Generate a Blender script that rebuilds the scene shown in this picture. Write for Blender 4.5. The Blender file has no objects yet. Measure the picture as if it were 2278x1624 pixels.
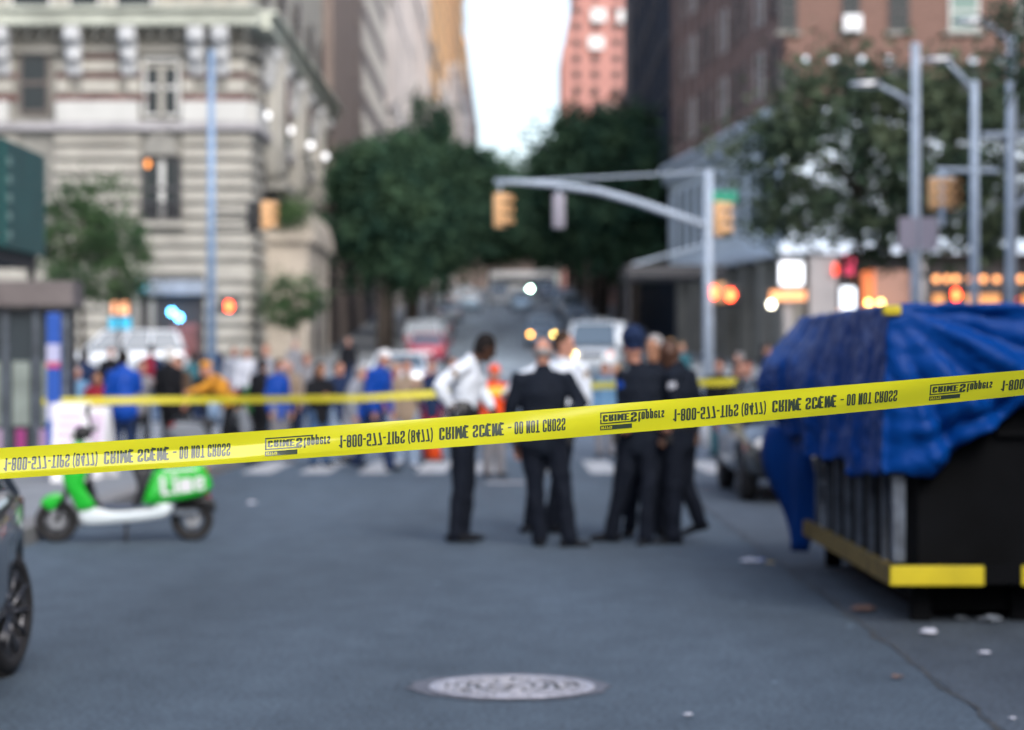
import bpy, bmesh, math, random
from mathutils import Vector, Matrix
random.seed(7)
R = math.radians
sc = bpy.context.scene
C = sc.collection

# ------------------------------------------------------------ camera, world, light, exposure
cam_d = bpy.data.cameras.new("camera"); cam = bpy.data.objects.new("camera", cam_d); C.objects.link(cam)
cam.location = (0, 0, 1.6); cam.rotation_euler = (R(90), 0, 0)
cam_d.lens = 85; cam_d.sensor_width = 36; cam_d.clip_start = 0.1; cam_d.clip_end = 6000
cam_d.dof.use_dof = True; cam_d.dof.focus_distance = 6.05; cam_d.dof.aperture_fstop = 2.75
sc.camera = cam
world = bpy.data.worlds.new("World"); sc.world = world; world.use_nodes = True
wn = world.node_tree.nodes; wl = world.node_tree.links
SUN_EL, SUN_ROT = R(38), R(158)
sky = wn.new('ShaderNodeTexSky'); sky.sky_type = 'NISHITA'; sky.sun_disc = False
sky.sun_elevation = SUN_EL; sky.sun_rotation = SUN_ROT
sky.air_density = 1.0; sky.dust_density = 3.0; sky.ozone_density = 2.2
hs = wn.new('ShaderNodeHueSaturation'); hs.inputs['Saturation'].default_value = 0.76
wl.new(sky.outputs[0], hs.inputs['Color']); wl.new(hs.outputs[0], wn['Background'].inputs[0]); wn['Background'].inputs[1].default_value = 0.15
sun_d = bpy.data.lights.new("sun", 'SUN'); sun_d.energy = 0.5; sun_d.angle = R(25); sun_d.color = (1, .96, .92)
sun = bpy.data.objects.new("sun", sun_d); C.objects.link(sun)
sun.rotation_euler = (R(90 - 38), 0, R(22))
sc.view_settings.view_transform = 'Standard'; sc.view_settings.look = 'None'
sc.view_settings.exposure = 1.2; sc.view_settings.gamma = 1
sc.cycles.max_bounces = 6; sc.cycles.diffuse_bounces = 3; sc.cycles.glossy_bounces = 3
sc.cycles.transmission_bounces = 4; sc.cycles.transparent_max_bounces = 6
sc.cycles.use_denoising = True; sc.cycles.caustics_reflective = False; sc.cycles.caustics_refractive = False
sc.cycles.sample_clamp_indirect = 4

# ------------------------------------------------------------ helpers
FX = 5379.0
def P(X, Y, d): return Vector(((X - 1139) / FX * d, d, 1.6 - (Y - 812) / FX * d))
PROF = [(-400, 0), (45, 0), (94, 1.15), (142, 2.6), (200, 6.0), (330, 11.2), (400, 14), (800, 28), (3000, 60)]
def gz(y):
    for (a, za), (b, zb) in zip(PROF, PROF[1:]):
        if y <= b: return za + (zb - za) * (y - a) / (b - a)
    return PROF[-1][1]
def lin(c): return tuple(((v / 255) / 12.92 if v / 255 <= .04045 else ((v / 255 + .055) / 1.055) ** 2.4) for v in c)
def mat(name, col, rough=.6, metal=0, var=.0, scale=3, emit=0, spec=.5, coat=0, bump=0, bscale=30, trans=0):
    m = bpy.data.materials.new(name); m.use_nodes = True
    n = m.node_tree.nodes; l = m.node_tree.links; b = n['Principled BSDF']
    b.inputs['Base Color'].default_value = (*col, 1); b.inputs['Roughness'].default_value = rough
    b.inputs['Metallic'].default_value = metal; b.inputs['Specular IOR Level'].default_value = spec
    b.inputs['Coat Weight'].default_value = coat; b.inputs['Transmission Weight'].default_value = trans
    if emit: b.inputs['Emission Color'].default_value = (*col, 1); b.inputs['Emission Strength'].default_value = emit
    tc = n.new('ShaderNodeTexCoord')
    if var:
        t = n.new('ShaderNodeTexNoise'); t.inputs['Scale'].default_value = scale; t.inputs['Detail'].default_value = 6
        l.new(tc.outputs['Object'], t.inputs['Vector'])
        r = n.new('ShaderNodeValToRGB'); r.color_ramp.elements[0].position = .3; r.color_ramp.elements[1].position = .72
        r.color_ramp.elements[0].color = tuple(max(0, v * (1 - var)) for v in col) + (1,)
        r.color_ramp.elements[1].color = tuple(min(1, v * (1 + var)) for v in col) + (1,)
        l.new(t.outputs['Fac'], r.inputs['Fac']); l.new(r.outputs[0], b.inputs['Base Color'])
    if bump:
        t2 = n.new('ShaderNodeTexNoise'); t2.inputs['Scale'].default_value = bscale; t2.inputs['Detail'].default_value = 5
        l.new(tc.outputs['Object'], t2.inputs['Vector'])
        bp = n.new('ShaderNodeBump'); bp.inputs['Strength'].default_value = bump; bp.inputs['Distance'].default_value = .02
        l.new(t2.outputs['Fac'], bp.inputs['Height']); l.new(bp.outputs[0], b.inputs['Normal'])
    return m
def tag(o, label=None, cat=None, group=None, kind=None):
    if label: o['label'] = label
    if cat: o['category'] = cat
    if group: o['group'] = group
    if kind: o['kind'] = kind
    return o
def empty(name, loc, rz=0, label=None, cat=None, group=None):
    o = bpy.data.objects.new(name, None); C.objects.link(o); o.location = loc; o.rotation_euler = (0, 0, rz)
    o.empty_display_size = .1
    return tag(o, label, cat, group)
def obj(name, bm, m=None, parent=None, smooth=False, kind=None):
    me = bpy.data.meshes.new(name); bm.normal_update(); bm.to_mesh(me); bm.free()
    o = bpy.data.objects.new(name, me); C.objects.link(o)
    for x in (m if isinstance(m, (list, tuple)) else [m]):
        if x: me.materials.append(x)
    if smooth: me.shade_smooth()
    if parent: o.parent = parent
    if kind: o['kind'] = kind
    return o
def kids(o): return list(o.children)
def copy_tree(o, parent=None):
    c = o.copy(); C.objects.link(c)
    if parent: c.parent = parent
    for ch in kids(o): copy_tree(ch, c)
    return c
def NB(): return bmesh.new()
def box(bm, x0, y0, z0, x1, y1, z1, mi=0, bev=0):
    r = bmesh.ops.create_cube(bm, size=1)
    for v in r['verts']:
        v.co = Vector((x0 + (v.co.x + .5) * (x1 - x0), y0 + (v.co.y + .5) * (y1 - y0), z0 + (v.co.z + .5) * (z1 - z0)))
    fs = {f for v in r['verts'] for f in v.link_faces}
    for f in fs: f.material_index = mi
    if bev:
        es = list({e for v in r['verts'] for e in v.link_edges})
        bmesh.ops.bevel(bm, geom=es, offset=bev, segments=2, affect='EDGES', profile=.5)
    return bm
def prism(bm, poly, y0, y1, bev=0, mi=0):
    """poly: (x,z) outline, extruded from y0 to y1"""
    a = [bm.verts.new((x, y0, z)) for x, z in poly]; b = [bm.verts.new((x, y1, z)) for x, z in poly]
    n = len(poly); fs = [bm.faces.new(a), bm.faces.new(b[::-1])]
    for i in range(n): fs.append(bm.faces.new((a[i], b[i], b[(i + 1) % n], a[(i + 1) % n])))
    for f in fs: f.material_index = mi
    bmesh.ops.recalc_face_normals(bm, faces=fs)
    if bev:
        bmesh.ops.bevel(bm, geom=list({e for f in fs for e in f.edges}), offset=bev, segments=3, affect='EDGES', profile=.5)
    return bm
def loft(bm, pts, rad, lat=None, n=12, caps=True, mi=0):
    pts = [Vector(p) for p in pts]; rad = [(r, r) if not isinstance(r, tuple) else r for r in rad]
    rings = []
    k = len(pts)
    for i in range(k):
        if k == 1: t = Vector((0, 0, 1))
        else: t = (pts[min(i + 1, k - 1)] - pts[max(i - 1, 0)])
        t = t.normalized() if t.length > 1e-9 else Vector((0, 0, 1))
        rings.append([pts[i], t, rad[i]])
    if caps:
        def cap(r, s):
            out = []
            h = min(r[2])
            for a in (30, 58, 80):
                out.append([r[0] + r[1] * (s * h * math.sin(R(a))), r[1], (r[2][0] * math.cos(R(a)), r[2][1] * math.cos(R(a)))])
            return out
        rings = cap(rings[0], -1)[::-1] + rings + cap(rings[-1], 1)
    vs = []
    L = Vector(lat) if lat is not None else None
    for p, t, (a, b) in rings:
        l = L if L is not None else (Vector((1, 0, 0)) if abs(t.x) < .8 else Vector((0, 1, 0)))
        ax = (l - t * l.dot(t))
        ax = ax.normalized() if ax.length > 1e-6 else t.orthogonal().normalized()
        ay = t.cross(ax).normalized()
        vs.append([bm.verts.new(p + ax * (a * math.cos(2 * math.pi * j / n)) + ay * (b * math.sin(2 * math.pi * j / n))) for j in range(n)])
    fs = []
    for A, B in zip(vs, vs[1:]):
        for j in range(n): fs.append(bm.faces.new((A[j], A[(j + 1) % n], B[(j + 1) % n], B[j])))
    fs.append(bm.faces.new(vs[0][::-1])); fs.append(bm.faces.new(vs[-1]))
    for f in fs: f.material_index = mi
    return bm
def tube(bm, pts, r, n=8, mi=0): return loft(bm, pts, [r] * len(pts) if not isinstance(r, list) else r, n=n, caps=False, mi=mi)
def ball(bm, c, r, lat=(1, 0, 0), up=(0, 0, 1), n=14):
    """ellipsoid radii r=(lateral, forward, up)"""
    c = Vector(c); u = Vector(up).normalized(); l = Vector(lat); l = (l - u * l.dot(u)).normalized(); f = u.cross(l)
    res = bmesh.ops.create_uvsphere(bm, u_segments=n, v_segments=max(8, n - 4), radius=1)
    for v in res['verts']: v.co = c + l * (v.co.x * r[0]) + f * (v.co.y * r[1]) + u * (v.co.z * r[2])
    return bm
def disc(bm, c, r, axis='y', t=.02, n=24, mi=0):
    a = Vector({'x': (1, 0, 0), 'y': (0, 1, 0), 'z': (0, 0, 1)}[axis]); c = Vector(c)
    return loft(bm, [c - a * t / 2, c + a * t / 2], [r, r], n=n, caps=False, mi=mi)
def torus(bm, c, Rr, r, axis='y', n=28, k=10, flat=1.0):
    c = Vector(c); rings = []
    for i in range(n):
        a = 2 * math.pi * i / n; ring = []
        for j in range(k):
            b = 2 * math.pi * j / k
            rad = Rr + r * math.cos(b); h = r * flat * math.sin(b)
            x, y = rad * math.cos(a), rad * math.sin(a)
            v = {'y': (x, h, y), 'x': (h, x, y), 'z': (x, y, h)}[axis]
            ring.append(bm.verts.new(c + Vector(v)))
        rings.append(ring)
    fs = []
    for i in range(n):
        A, B = rings[i], rings[(i + 1) % n]
        for j in range(k): fs.append(bm.faces.new((A[j], A[(j + 1) % k], B[(j + 1) % k], B[j])))
    bmesh.ops.recalc_face_normals(bm, faces=fs)
    return bm
DISPTEX = bpy.data.textures.new("wrinkle", 'CLOUDS'); DISPTEX.noise_scale = .13
def organic(name, bm, m, parent, voxel=.01, disp=0, smooth=4):
    """union of the closed shapes in bm as ONE continuous skin"""
    me = bpy.data.meshes.new(name + "_src"); bm.to_mesh(me); bm.free()
    o = bpy.data.objects.new(name + "_src", me); C.objects.link(o)
    md = o.modifiers.new("r", 'REMESH'); md.mode = 'VOXEL'; md.voxel_size = voxel
    s = o.modifiers.new("s", 'SMOOTH'); s.iterations = smooth; s.factor = .5
    if disp:
        d = o.modifiers.new("d", 'DISPLACE'); d.texture = DISPTEX; d.texture_coords = 'GLOBAL'; d.strength = disp; d.mid_level = .5
    dg = bpy.context.evaluated_depsgraph_get()
    new = bpy.data.meshes.new_from_object(o.evaluated_get(dg)); new.name = name
    bpy.data.objects.remove(o); bpy.data.meshes.remove(me)
    new.materials.clear(); new.materials.append(m); new.shade_smooth()
    q = bpy.data.objects.new(name, new); C.objects.link(q)
    if parent: q.parent = parent; 
    return q
def in_view(p, mx=120):
    p = Vector(p)
    if p.y < 1: return False
    X = 1139 + p.x / p.y * FX; Y = 812 - (p.z - 1.6) / p.y * FX
    return -mx < X < 2278 + mx and -mx < Y < 1624 + mx

# ------------------------------------------------------------ materials
M = {}
def asphalt(name, c, s=1.0):
    m = mat(name, c, rough=.82, spec=.35)
    n = m.node_tree.nodes; l = m.node_tree.links; b = n['Principled BSDF']; tc = n.new('ShaderNodeTexCoord')
    def noise(scale, sx=1, sy=1, det=5):
        mp = n.new('ShaderNodeMapping'); mp.inputs['Scale'].default_value = (sx, sy, 1)
        l.new(tc.outputs['Object'], mp.inputs[0])
        t = n.new('ShaderNodeTexNoise'); t.inputs['Scale'].default_value = scale; t.inputs['Detail'].default_value = det
        l.new(mp.outputs[0], t.inputs['Vector']); return t.outputs['Fac']
    big = noise(.40, 1.3, .22); mid = noise(3.6, 1, .55); fine = noise(34, 1, 1, 9)
    def ramp(f, a, c0, c1, p0=.3, p1=.7):
        r = n.new('ShaderNodeValToRGB'); r.color_ramp.elements[0].position = p0; r.color_ramp.elements[1].position = p1
        r.color_ramp.elements[0].color = c0; r.color_ramp.elements[1].color = c1; l.new(f, r.inputs[0]); return r.outputs[0]
    def mul(a, b_):
        x = n.new('ShaderNodeMix'); x.data_type = 'RGBA'; x.blend_type = 'MULTIPLY'; x.inputs[0].default_value = 1
        l.new(a, x.inputs[6]); l.new(b_, x.inputs[7]); return x.outputs[2]
    base = ramp(big, 0, (*[v * .70 for v in c], 1), (*[v * 1.25 for v in c], 1))
    g = ramp(mid, 0, (.76, .77, .79, 1), (1.04, 1.04, 1.04, 1)); h = ramp(fine, 0, (.55, .55, .55, 1), (1.08, 1.08, 1.08, 1), .38, .62)
    # pale specks of worn stone
    vor = n.new('ShaderNodeTexVoronoi'); vor.inputs['Scale'].default_value = 1.6; l.new(tc.outputs['Object'], vor.inputs['Vector'])
    sp = n.new('ShaderNodeMath'); sp.operation = 'LESS_THAN'; sp.inputs[1].default_value = .04; l.new(vor.outputs['Distance'], sp.inputs[0])
    mx = n.new('ShaderNodeMix'); mx.data_type = 'RGBA'; l.new(sp.outputs[0], mx.inputs[0])
    l.new(mul(mul(base, g), h), mx.inputs[6]); mx.inputs[7].default_value = (*[min(1, v * 2.2) for v in c], 1)
    l.new(mx.outputs[2], b.inputs['Base Color'])
    bp = n.new('ShaderNodeBump'); bp.inputs['Strength'].default_value = .35; bp.inputs['Distance'].default_value = .01
    l.new(fine, bp.inputs['Height']); l.new(bp.outputs[0], b.inputs['Normal'])
    return m
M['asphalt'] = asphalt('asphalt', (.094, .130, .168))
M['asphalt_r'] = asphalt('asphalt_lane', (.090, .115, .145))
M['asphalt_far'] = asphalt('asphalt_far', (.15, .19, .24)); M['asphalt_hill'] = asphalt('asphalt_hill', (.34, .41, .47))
M['pave'] = mat('concrete_paving', (.22, .24, .26), .85, var=.2, scale=1.5)
M['kerb'] = mat('granite_kerb', (.22, .22, .22), .8, var=.2, scale=8)
M['paint'] = mat('road_paint', (.42, .43, .44), .7, var=.3, scale=6)
M['iron'] = mat('cast_iron', (.48, .48, .53), .5, .35, var=.3, scale=14)
M['irond'] = mat('iron_recess', (.045, .05, .05), .8, .2)
M['patchm'] = mat('patched_asphalt', (.125, .135, .165), .85, var=.25, scale=9)
M['crack'] = mat('tar_crack', (.055, .06, .065), .9, var=.5, scale=20)
M['black'] = mat('black_plastic', (.012, .013, .016), .45)
M['rubber'] = mat('tyre_rubber', (.018, .018, .02), .75, bump=.3, bscale=60)
M['steel'] = mat('galvanised_steel', (.40, .47, .56), .55, .1, var=.12, scale=5)
M['chrome'] = mat('brushed_metal', (.55, .56, .58), .3, .9)
M['glass'] = mat('dark_glass', (.012, .018, .022), .15, spec=.3)
M['car_glass'] = mat('car_window_glass', (.07, .10, .13), .12, spec=1.0, coat=.6)
M['glassb'] = mat('blue_glass', (.02, .045, .085), .12, spec=.7)
M['white'] = mat('white_paint', (.72, .74, .76), .35, coat=.4)
M['stone'] = mat('pale_limestone', (.36, .345, .305), .85, var=.16, scale=.9)
M['stone2'] = mat('grey_limestone', (.21, .205, .185), .9, var=.2, scale=.9)  # grey stone; recess shade of the deep joints is also in this colour
M['brick'] = mat('red_brick', (.14, .06, .055), .9, var=.25, scale=4)
M['brickr'] = mat('brown_brick', (.17, .10, .08), .9, var=.22, scale=5)
M['yellowsig'] = mat('signal_yellow', (.72, .42, .20), .5)
M['green_sign'] = mat('street_sign_green', (.02, .30, .19), .5)
def emitm(name, c, s): return mat(name, c, .5, emit=s)
# ------------------------------------------------------------ the setting
def sheet(name, x0, x1, y0, y1, dz, m, xs=1, kind='structure', step=4):
    bm = NB(); ys = [y0]
    y = y0
    brk = [b for b, _ in PROF if y0 < b < y1]
    while y < y1 - step: y += step; ys.append(y)
    ys = sorted(set(ys + brk + [y1])); rows = []
    for y in ys: rows.append([bm.verts.new((x0 + (x1 - x0) * i / xs, y, gz(y) + dz)) for i in range(xs + 1)])
    for A, B in zip(rows, rows[1:]):
        for i in range(xs): bm.faces.new((A[i], A[i + 1], B[i + 1], B[i]))
    return obj(name, bm, m, kind=kind)
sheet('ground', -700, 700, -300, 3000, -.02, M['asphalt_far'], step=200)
sheet('road', -4.3, 2.15, -30, 41, 0, M['asphalt'])
sheet('parking_lane', 2.16, 5.2, -30, 41, -.002, M['asphalt_r'])
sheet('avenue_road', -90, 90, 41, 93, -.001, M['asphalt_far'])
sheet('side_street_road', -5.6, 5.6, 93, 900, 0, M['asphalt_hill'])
def slab(name, x0, x1, y0, y1, h, m):
    bm = NB(); ys = sorted(set([y0, y1] + [b for b, _ in PROF if y0 < b < y1] + [y0 + (y1 - y0) * i / 6 for i in range(1, 6)]))
    sec = []
    for y in ys: sec.append([bm.verts.new((x, y, gz(y) + z)) for x, z in ((x0, -.05), (x0, h), (x1, h), (x1, -.05))])
    for A, B in zip(sec, sec[1:]):
        for i in range(3): bm.faces.new((A[i], B[i], B[i + 1], A[i + 1]))
    bm.faces.new(sec[0]); bm.faces.new(sec[-1][::-1])
    bmesh.ops.recalc_face_normals(bm, faces=bm.faces)
    return obj(name, bm, m, kind='structure')
def pave(name, x0, x1, y0, y1): return slab(name, x0, x1, y0, y1, .14, M['pave'])
pave('pavement_near_left', -40, -4.62, -30, 40.6); slab('kerb_near_left', -4.62, -4.30, -30, 40.9, .15, M['kerb'])
pave('pavement_near_right', 5.5, 40, -30, 40.6); slab('kerb_near_right', 5.2, 5.5, -30, 40.9, .15, M['kerb'])
pave('pavement_left', -60, -5.9, 95.3, 900); slab('kerb_left', -5.9, -5.6, 95, 900, .15, M['kerb'])
pave('pavement_right', 5.9, 60, 95.3, 900); slab('kerb_right', 5.6, 5.9, 95, 900, .15, M['kerb'])
slab('median_left', -90, -9.5, 65, 70.5, .2, M['pave']); slab('median_right', 7.5, 90, 65, 70.5, .2, M['pave'])
# painted crossings: one object per crossing line of bars
def bars(name, rects, label):
    bm = NB()
    for x0, y0, x1, y1 in rects:
        v = [bm.verts.new((x, y, gz(y) + .006)) for x, y in ((x0, y0), (x1, y0), (x1, y1), (x0, y1))]; bm.faces.new(v)
    return obj(name, bm, M['paint'], kind='structure')
bars('crosswalk', [(-4.0 + i * .86, 35.6, -3.56 + i * .86, 40.2) for i in range(11)], '')
bars('stop_line', [(-.35, 32.6, .18, 33.0)], '')
bars('avenue_crosswalk', [(-9.6, 44 + i * 1.9, -5.9, 44.8 + i * 1.9) for i in range(25)], '')
bars('avenue_crosswalk_right', [(5.9, 44 + i * 1.9, 9.4, 44.8 + i * 1.9) for i in range(25)], '')
bars('far_crosswalk', [(-5.2 + i * 1.1, 94, -4.6 + i * 1.1, 98) for i in range(10)], '')
# tar seam between the road and the parking lane
bm = NB(); pr = None
for i in range(130):
    y = 8 + i * .25; w = .005 + .012 * random.random(); x = 2.15 + random.uniform(-.035, .035)
    cur = [bm.verts.new((x - w, y, .005)), bm.verts.new((x + w, y, .005))]
    if pr: bm.faces.new((pr[0], pr[1], cur[1], cur[0]))
    pr = cur
obj('road_seam', bm, M['crack'], kind='structure')
# utility patch and manhole
def rough_disc(bm, cx, cy, r, z, j, n=48, sx=1):
    vs = [bm.verts.new((cx + sx * (r + random.uniform(-j, j)) * math.cos(2 * math.pi * i / n), cy + (r + random.uniform(-j, j)) * math.sin(2 * math.pi * i / n), z)) for i in range(n)]
    bm.faces.new(vs)
bm = NB(); rough_disc(bm, -.01, 12.0, .50, .006, .03); obj('road_patch', bm, M['patchm'], kind='structure')
mh = empty('manhole_cover', (0, 11.94, 0), 0, 'round cast iron manhole cover worn shiny in the grey asphalt', 'manhole cover')
bm = NB(); disc(bm, (0, 0, .008), .405, 'z', .008, 48); obj('plate', bm, M['irond'], mh)
bm = NB()
torus(bm, (0, 0, .012), .39, .022, 'z', 48, 8, .35); torus(bm, (0, 0, .012), .20, .010, 'z', 40, 6, .5)
for k, (r, n) in enumerate(((.075, 6), (.14, 11), (.25, 18), (.30, 22), (.35, 26))):
    for i in range(n):
        if random.random() < .05: continue
        a = 2 * math.pi * (i + .5 * k + random.uniform(-.1, .1)) / n; c, s = math.cos(a), math.sin(a); w = .017; t = .03
        pts = [(r - w, -t), (r + w, -t), (r + w, t), (r - w, t)]
        lo = [bm.verts.new((p * c - q * s, p * s + q * c, .012)) for p, q in pts]; hi = [bm.verts.new((p * c - q * s, p * s + q * c, .021)) for p, q in pts]
        bm.faces.new(hi)
        for q in range(4): bm.faces.new((lo[q], lo[(q + 1) % 4], hi[(q + 1) % 4], hi[q]))
obj('raised_tread', bm, M['iron'], mh)

# ------------------------------------------------------------ windows and plain towers
def window_unit(frame_m, glass_m):
    """1 x 1 m window, facing -y, origin at its centre"""
    bm = NB(); t = .09
    for x0, z0, x1, z1 in ((-.5, -.5, -.5 + t, .5), (.5 - t, -.5, .5, .5), (-.5 + t, .5 - t * .6, .5 - t, .5), (-.5 + t, -.5, .5 - t, -.5 + t * .6), (-.5 + t, -.03, .5 - t, .03)):
        box(bm, x0, -.07, z0, x1, .02, z1)
    box(bm, -.5 + t, -.03, -.5 + t * .6, .5 - t, -.01, .5 - t * .6, mi=1)
    o = obj('window', bm, [frame_m, glass_m]); return o
M['frame_w'] = mat('pale_window_frame', (.5, .5, .48), .6); M['frame_d'] = mat('dark_window_frame', (.03, .03, .035), .5)
M['frame_b'] = mat('brown_window_frame', (.10, .08, .07), .6)
WU = {'w': window_unit(M['frame_w'], M['glass']), 'd': window_unit(M['frame_d'], M['glass']), 'b': window_unit(M['frame_b'], M['glass'])}
def put_window(kind, parent, loc, w, h, rz=0, label=None):
    """copies the unit window; loc is in world space, the parent's origin is removed"""
    o = WU[kind].copy(); C.objects.link(o); o.parent = parent
    o.location = Vector(loc) - parent.location; o.scale = (w, 1, h); o.rotation_euler = (0, 0, rz)
    if label: o['label'] = label
    return o
def tower(name, label, x0, x1, y0, y1, ztop, m, wins=None, cornice=None, cat='building'):
    zb = gz(y0) - 1
    b = empty(name, (min(x0, x1), y0, gz(y0)), 0, label, cat); off = b.location
    bm = NB(); box(bm, x0, y0, zb, x1, y1, ztop)
    if cornice:
        box(bm, x0 - .5, y0 - .5, ztop - .003, x1 + .5, y1 + .5, ztop + 1.0, mi=0)
    for v in bm.verts: v.co -= off
    obj('wall', bm, m, b)
    if wins: wins(b)
    return b
def side_windows(xf, sgn, y0, y1, dy, z0, z1, dz, w, h, kind='d', jitter=0):
    """windows on a street-facing wall (plane x = xf); sgn = direction the wall faces"""
    def f(b):
        y = y0
        while y < y1:
            z = z0
            while z < z1:
                if in_view((xf, y, z), 260): put_window(kind, b, (xf + sgn * .01, y, z), w, h, R(90) if sgn > 0 else R(-90))
                z += dz
            y += dy
    return f
def front_windows(yf, xs, z0, z1, dz, w, h, kind='d'):
    def f(b):
        z = z0
        while z < z1:
            for x in xs:
                if in_view((x, yf, z), 260): put_window(kind, b, (x, yf - .01, z), w, h)
            z += dz
    return f
M['taupe'] = mat('taupe_brick', (.22, .175, .155), .9, var=.12, scale=.5)
M['mauve'] = mat('grey_mauve_brick', (.20, .17, .165), .9, var=.25, scale=.4)
M['pale'] = mat('pale_grey_stone', (.46, .43, .42), .9, var=.2, scale=.4)
M['redpale'] = mat('faded_red_brick', (.36, .22, .19), .9, var=.3, scale=.3)
M['ochre'] = mat('ochre_brick', (.80, .46, .20), .9, var=.14, scale=.2)
M['pinkb'] = mat('pink_brick', (.44, .225, .20), .9, var=.08, scale=.2)
M['navy'] = mat('navy_glass_wall', (.006, .018, .042), .6, var=.35, scale=.3, spec=.1)
M['navy2'] = mat('slate_panel', (.012, .025, .05), .6, var=.2, scale=.5)

tower('taupe_building', 'plain taupe brick building beside the ornate stone corner building', -34, -10.4, 140, 168, 33, M['taupe'],
      side_windows(-10.4, 1, 161, 167, 9, 8, 31, 3.4, 1.3, 1.9, 'b'))
tower('grey_building', 'grey mauve apartment house between the taupe one and the pale one on the left', -34, -10.5, 168.2, 200, 39, M['mauve'],
      side_windows(-10.5, 1, 170, 200, 3.6, 9, 36, 3.2, 1.7, 2.0, 'w'))
t = tower('pale_building', 'tall pale stone apartment house with vertical piers on the left row', -34, -10.4, 200.2, 245, 46, M['pale'],
      side_windows(-10.4, 1, 204, 245, 5.5, 11, 43, 3.4, 1.6, 2.0, 'w'))
bm = NB()
for k in range(4): box(bm, -10.4, 200.3, 14 + k * 9, -9.95, 244.9, 14.9 + k * 9)
for i in range(9): box(bm, -10.4, 202 + i * 5.3, 5, -9.9, 203.4 + i * 5.3, 46.05)
for v in bm.verts: v.co -= t.location
obj('pier_facing', bm, M['pale'], t)
t = tower('faded_red_building', 'faded red and white apartment house left of the ochre tower', -34, -10.5, 245.2, 300, 55, M['redpale'],
      side_windows(-10.5, 1, 250, 300, 7, 14, 52, 3.6, 2.2, 2.2, 'w'))
bm = NB()
for i in range(6): box(bm, -10.5, 249 + i * 9, 8, -10.1, 251 + i * 9, 55.05)
for k in range(3): box(bm, -10.5, 245.2, 18 + k * 11, -10.05, 300, 18.9 + k * 11)
for v in bm.verts: v.co -= t.location
obj('stone_trim', bm, M['pale'], t)
# ochre tower: stepped top over a pale base
ob = empty('ochre_tower', (-10.4, 300.2, gz(300)), 0, 'tall ochre brick tower with stepped top over a pale stone base', 'building')
bm = NB(); zs = [(300.2, 395, 84), (395, 440, 83), (440, 480, 82), (480, 520, 80), (520, 560, 71)]
for y0, y1, zt in zs: box(bm, -40, y0, 30, -10.4, y1, zt)
for y0, y1, zt in zs: box(bm, -40.5, y0 + .01, zt, -9.9, y1 - .01, zt + 1.2)
for v in bm.verts: v.co -= ob.location
obj('wall', bm, M['ochre'], ob)
bm = NB()
for a, b, zt in ((300.2, 345, 34), (345.1, 390, 42), (390.1, 450, 50), (450.1, 560, 58)):
    box(bm, -30, a, gz(300), -10.2, b, zt); box(bm, -10.2, a + .1, zt - 1.5, -9.7, b - .1, zt + .4)
    for i in range(3): box(bm, -10.2, a + 3 + i * (b - a) / 3, 12, -9.75, a + 8 + i * (b - a) / 3, zt - 1.6)
for v in bm.verts: v.co -= ob.location
obj('stone_base', bm, M['pale'], ob)
side_windows(-10.4, 1, 306, 560, 12, 37, 82, 4.4, 3.4, 2.4, 'b')(ob)
side_windows(-10.2, 1, 315, 560, 20, 20, 46, 5.5, 6, 3, 'd')(ob)
tower('far_brown_tower', 'narrow dark brown tower at the far end of the left row', -40, -10.6, 561, 760, 76, mat('dark_brown_brick', (.17, .12, .115), .9, var=.2, scale=.2),
      side_windows(-10.6, 1, 580, 760, 30, 40, 74, 6, 6, 3, 'd'))

# right row
t = tower('navy_tower', 'dark navy glass tower behind the brown brick corner building', 9.0, 36, 133, 189, 36, M['navy'])
bm = NB()
for i in range(11): box(bm, 8.84, 135 + i * 5.2, 8, 9.0, 135.35 + i * 5.2, 36.05)
for k in range(8): box(bm, 8.9, 133.2, 10 + k * 3.4, 9.0, 188.8, 10.5 + k * 3.4)
box(bm, 8.75, 178, 4, 9.0, 189, 36.1)
for v in bm.verts: v.co -= t.location
obj('mullion', bm, M['navy2'], t)
pk = empty('pink_tower', (8.7, 420, gz(420)), 0, 'tall pink brick apartment tower with stepped upper storeys far up the street', 'building')
bm = NB()
for x0, zt in ((8.7, 57), (9.5, 60.5), (10.1, 63.5), (10.8, 95)): box(bm, x0, 420 + (zt * .001), gz(420), 34, 452 - zt * .001, zt)
for v in bm.verts: v.co -= pk.location
obj('wall', bm, M['pinkb'], pk)
front_windows(419.98, (11.2, 14.4, 18.1), 27, 70, 2.78, 1.15, 1.35, 'd')(pk)
for x, z in ((15.0, 62.2), (19.6, 62.0), (14.6, 57.4)):
    bm = NB(); box(bm, x - 1.3, 419.2, z - 1.0, x + 1.3, 419.99, z + 1.2)
    for v in bm.verts: v.co -= pk.location
    obj('balcony', bm, M['white'], pk)
tower('brown_townhouse', 'low brown townhouse behind the street trees on the right', 9.4, 30, 190, 260, 25, M['redpale'], side_windows(9.4, -1, 194, 260, 6, 9, 24, 3.6, 1.4, 2))
tower('tan_townhouse', 'low tan townhouse behind the trees before the pink tower', 9.3, 30, 261, 400, 30, M['taupe'], side_windows(9.3, -1, 268, 400, 9, 12, 28, 4, 2, 2))

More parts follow.
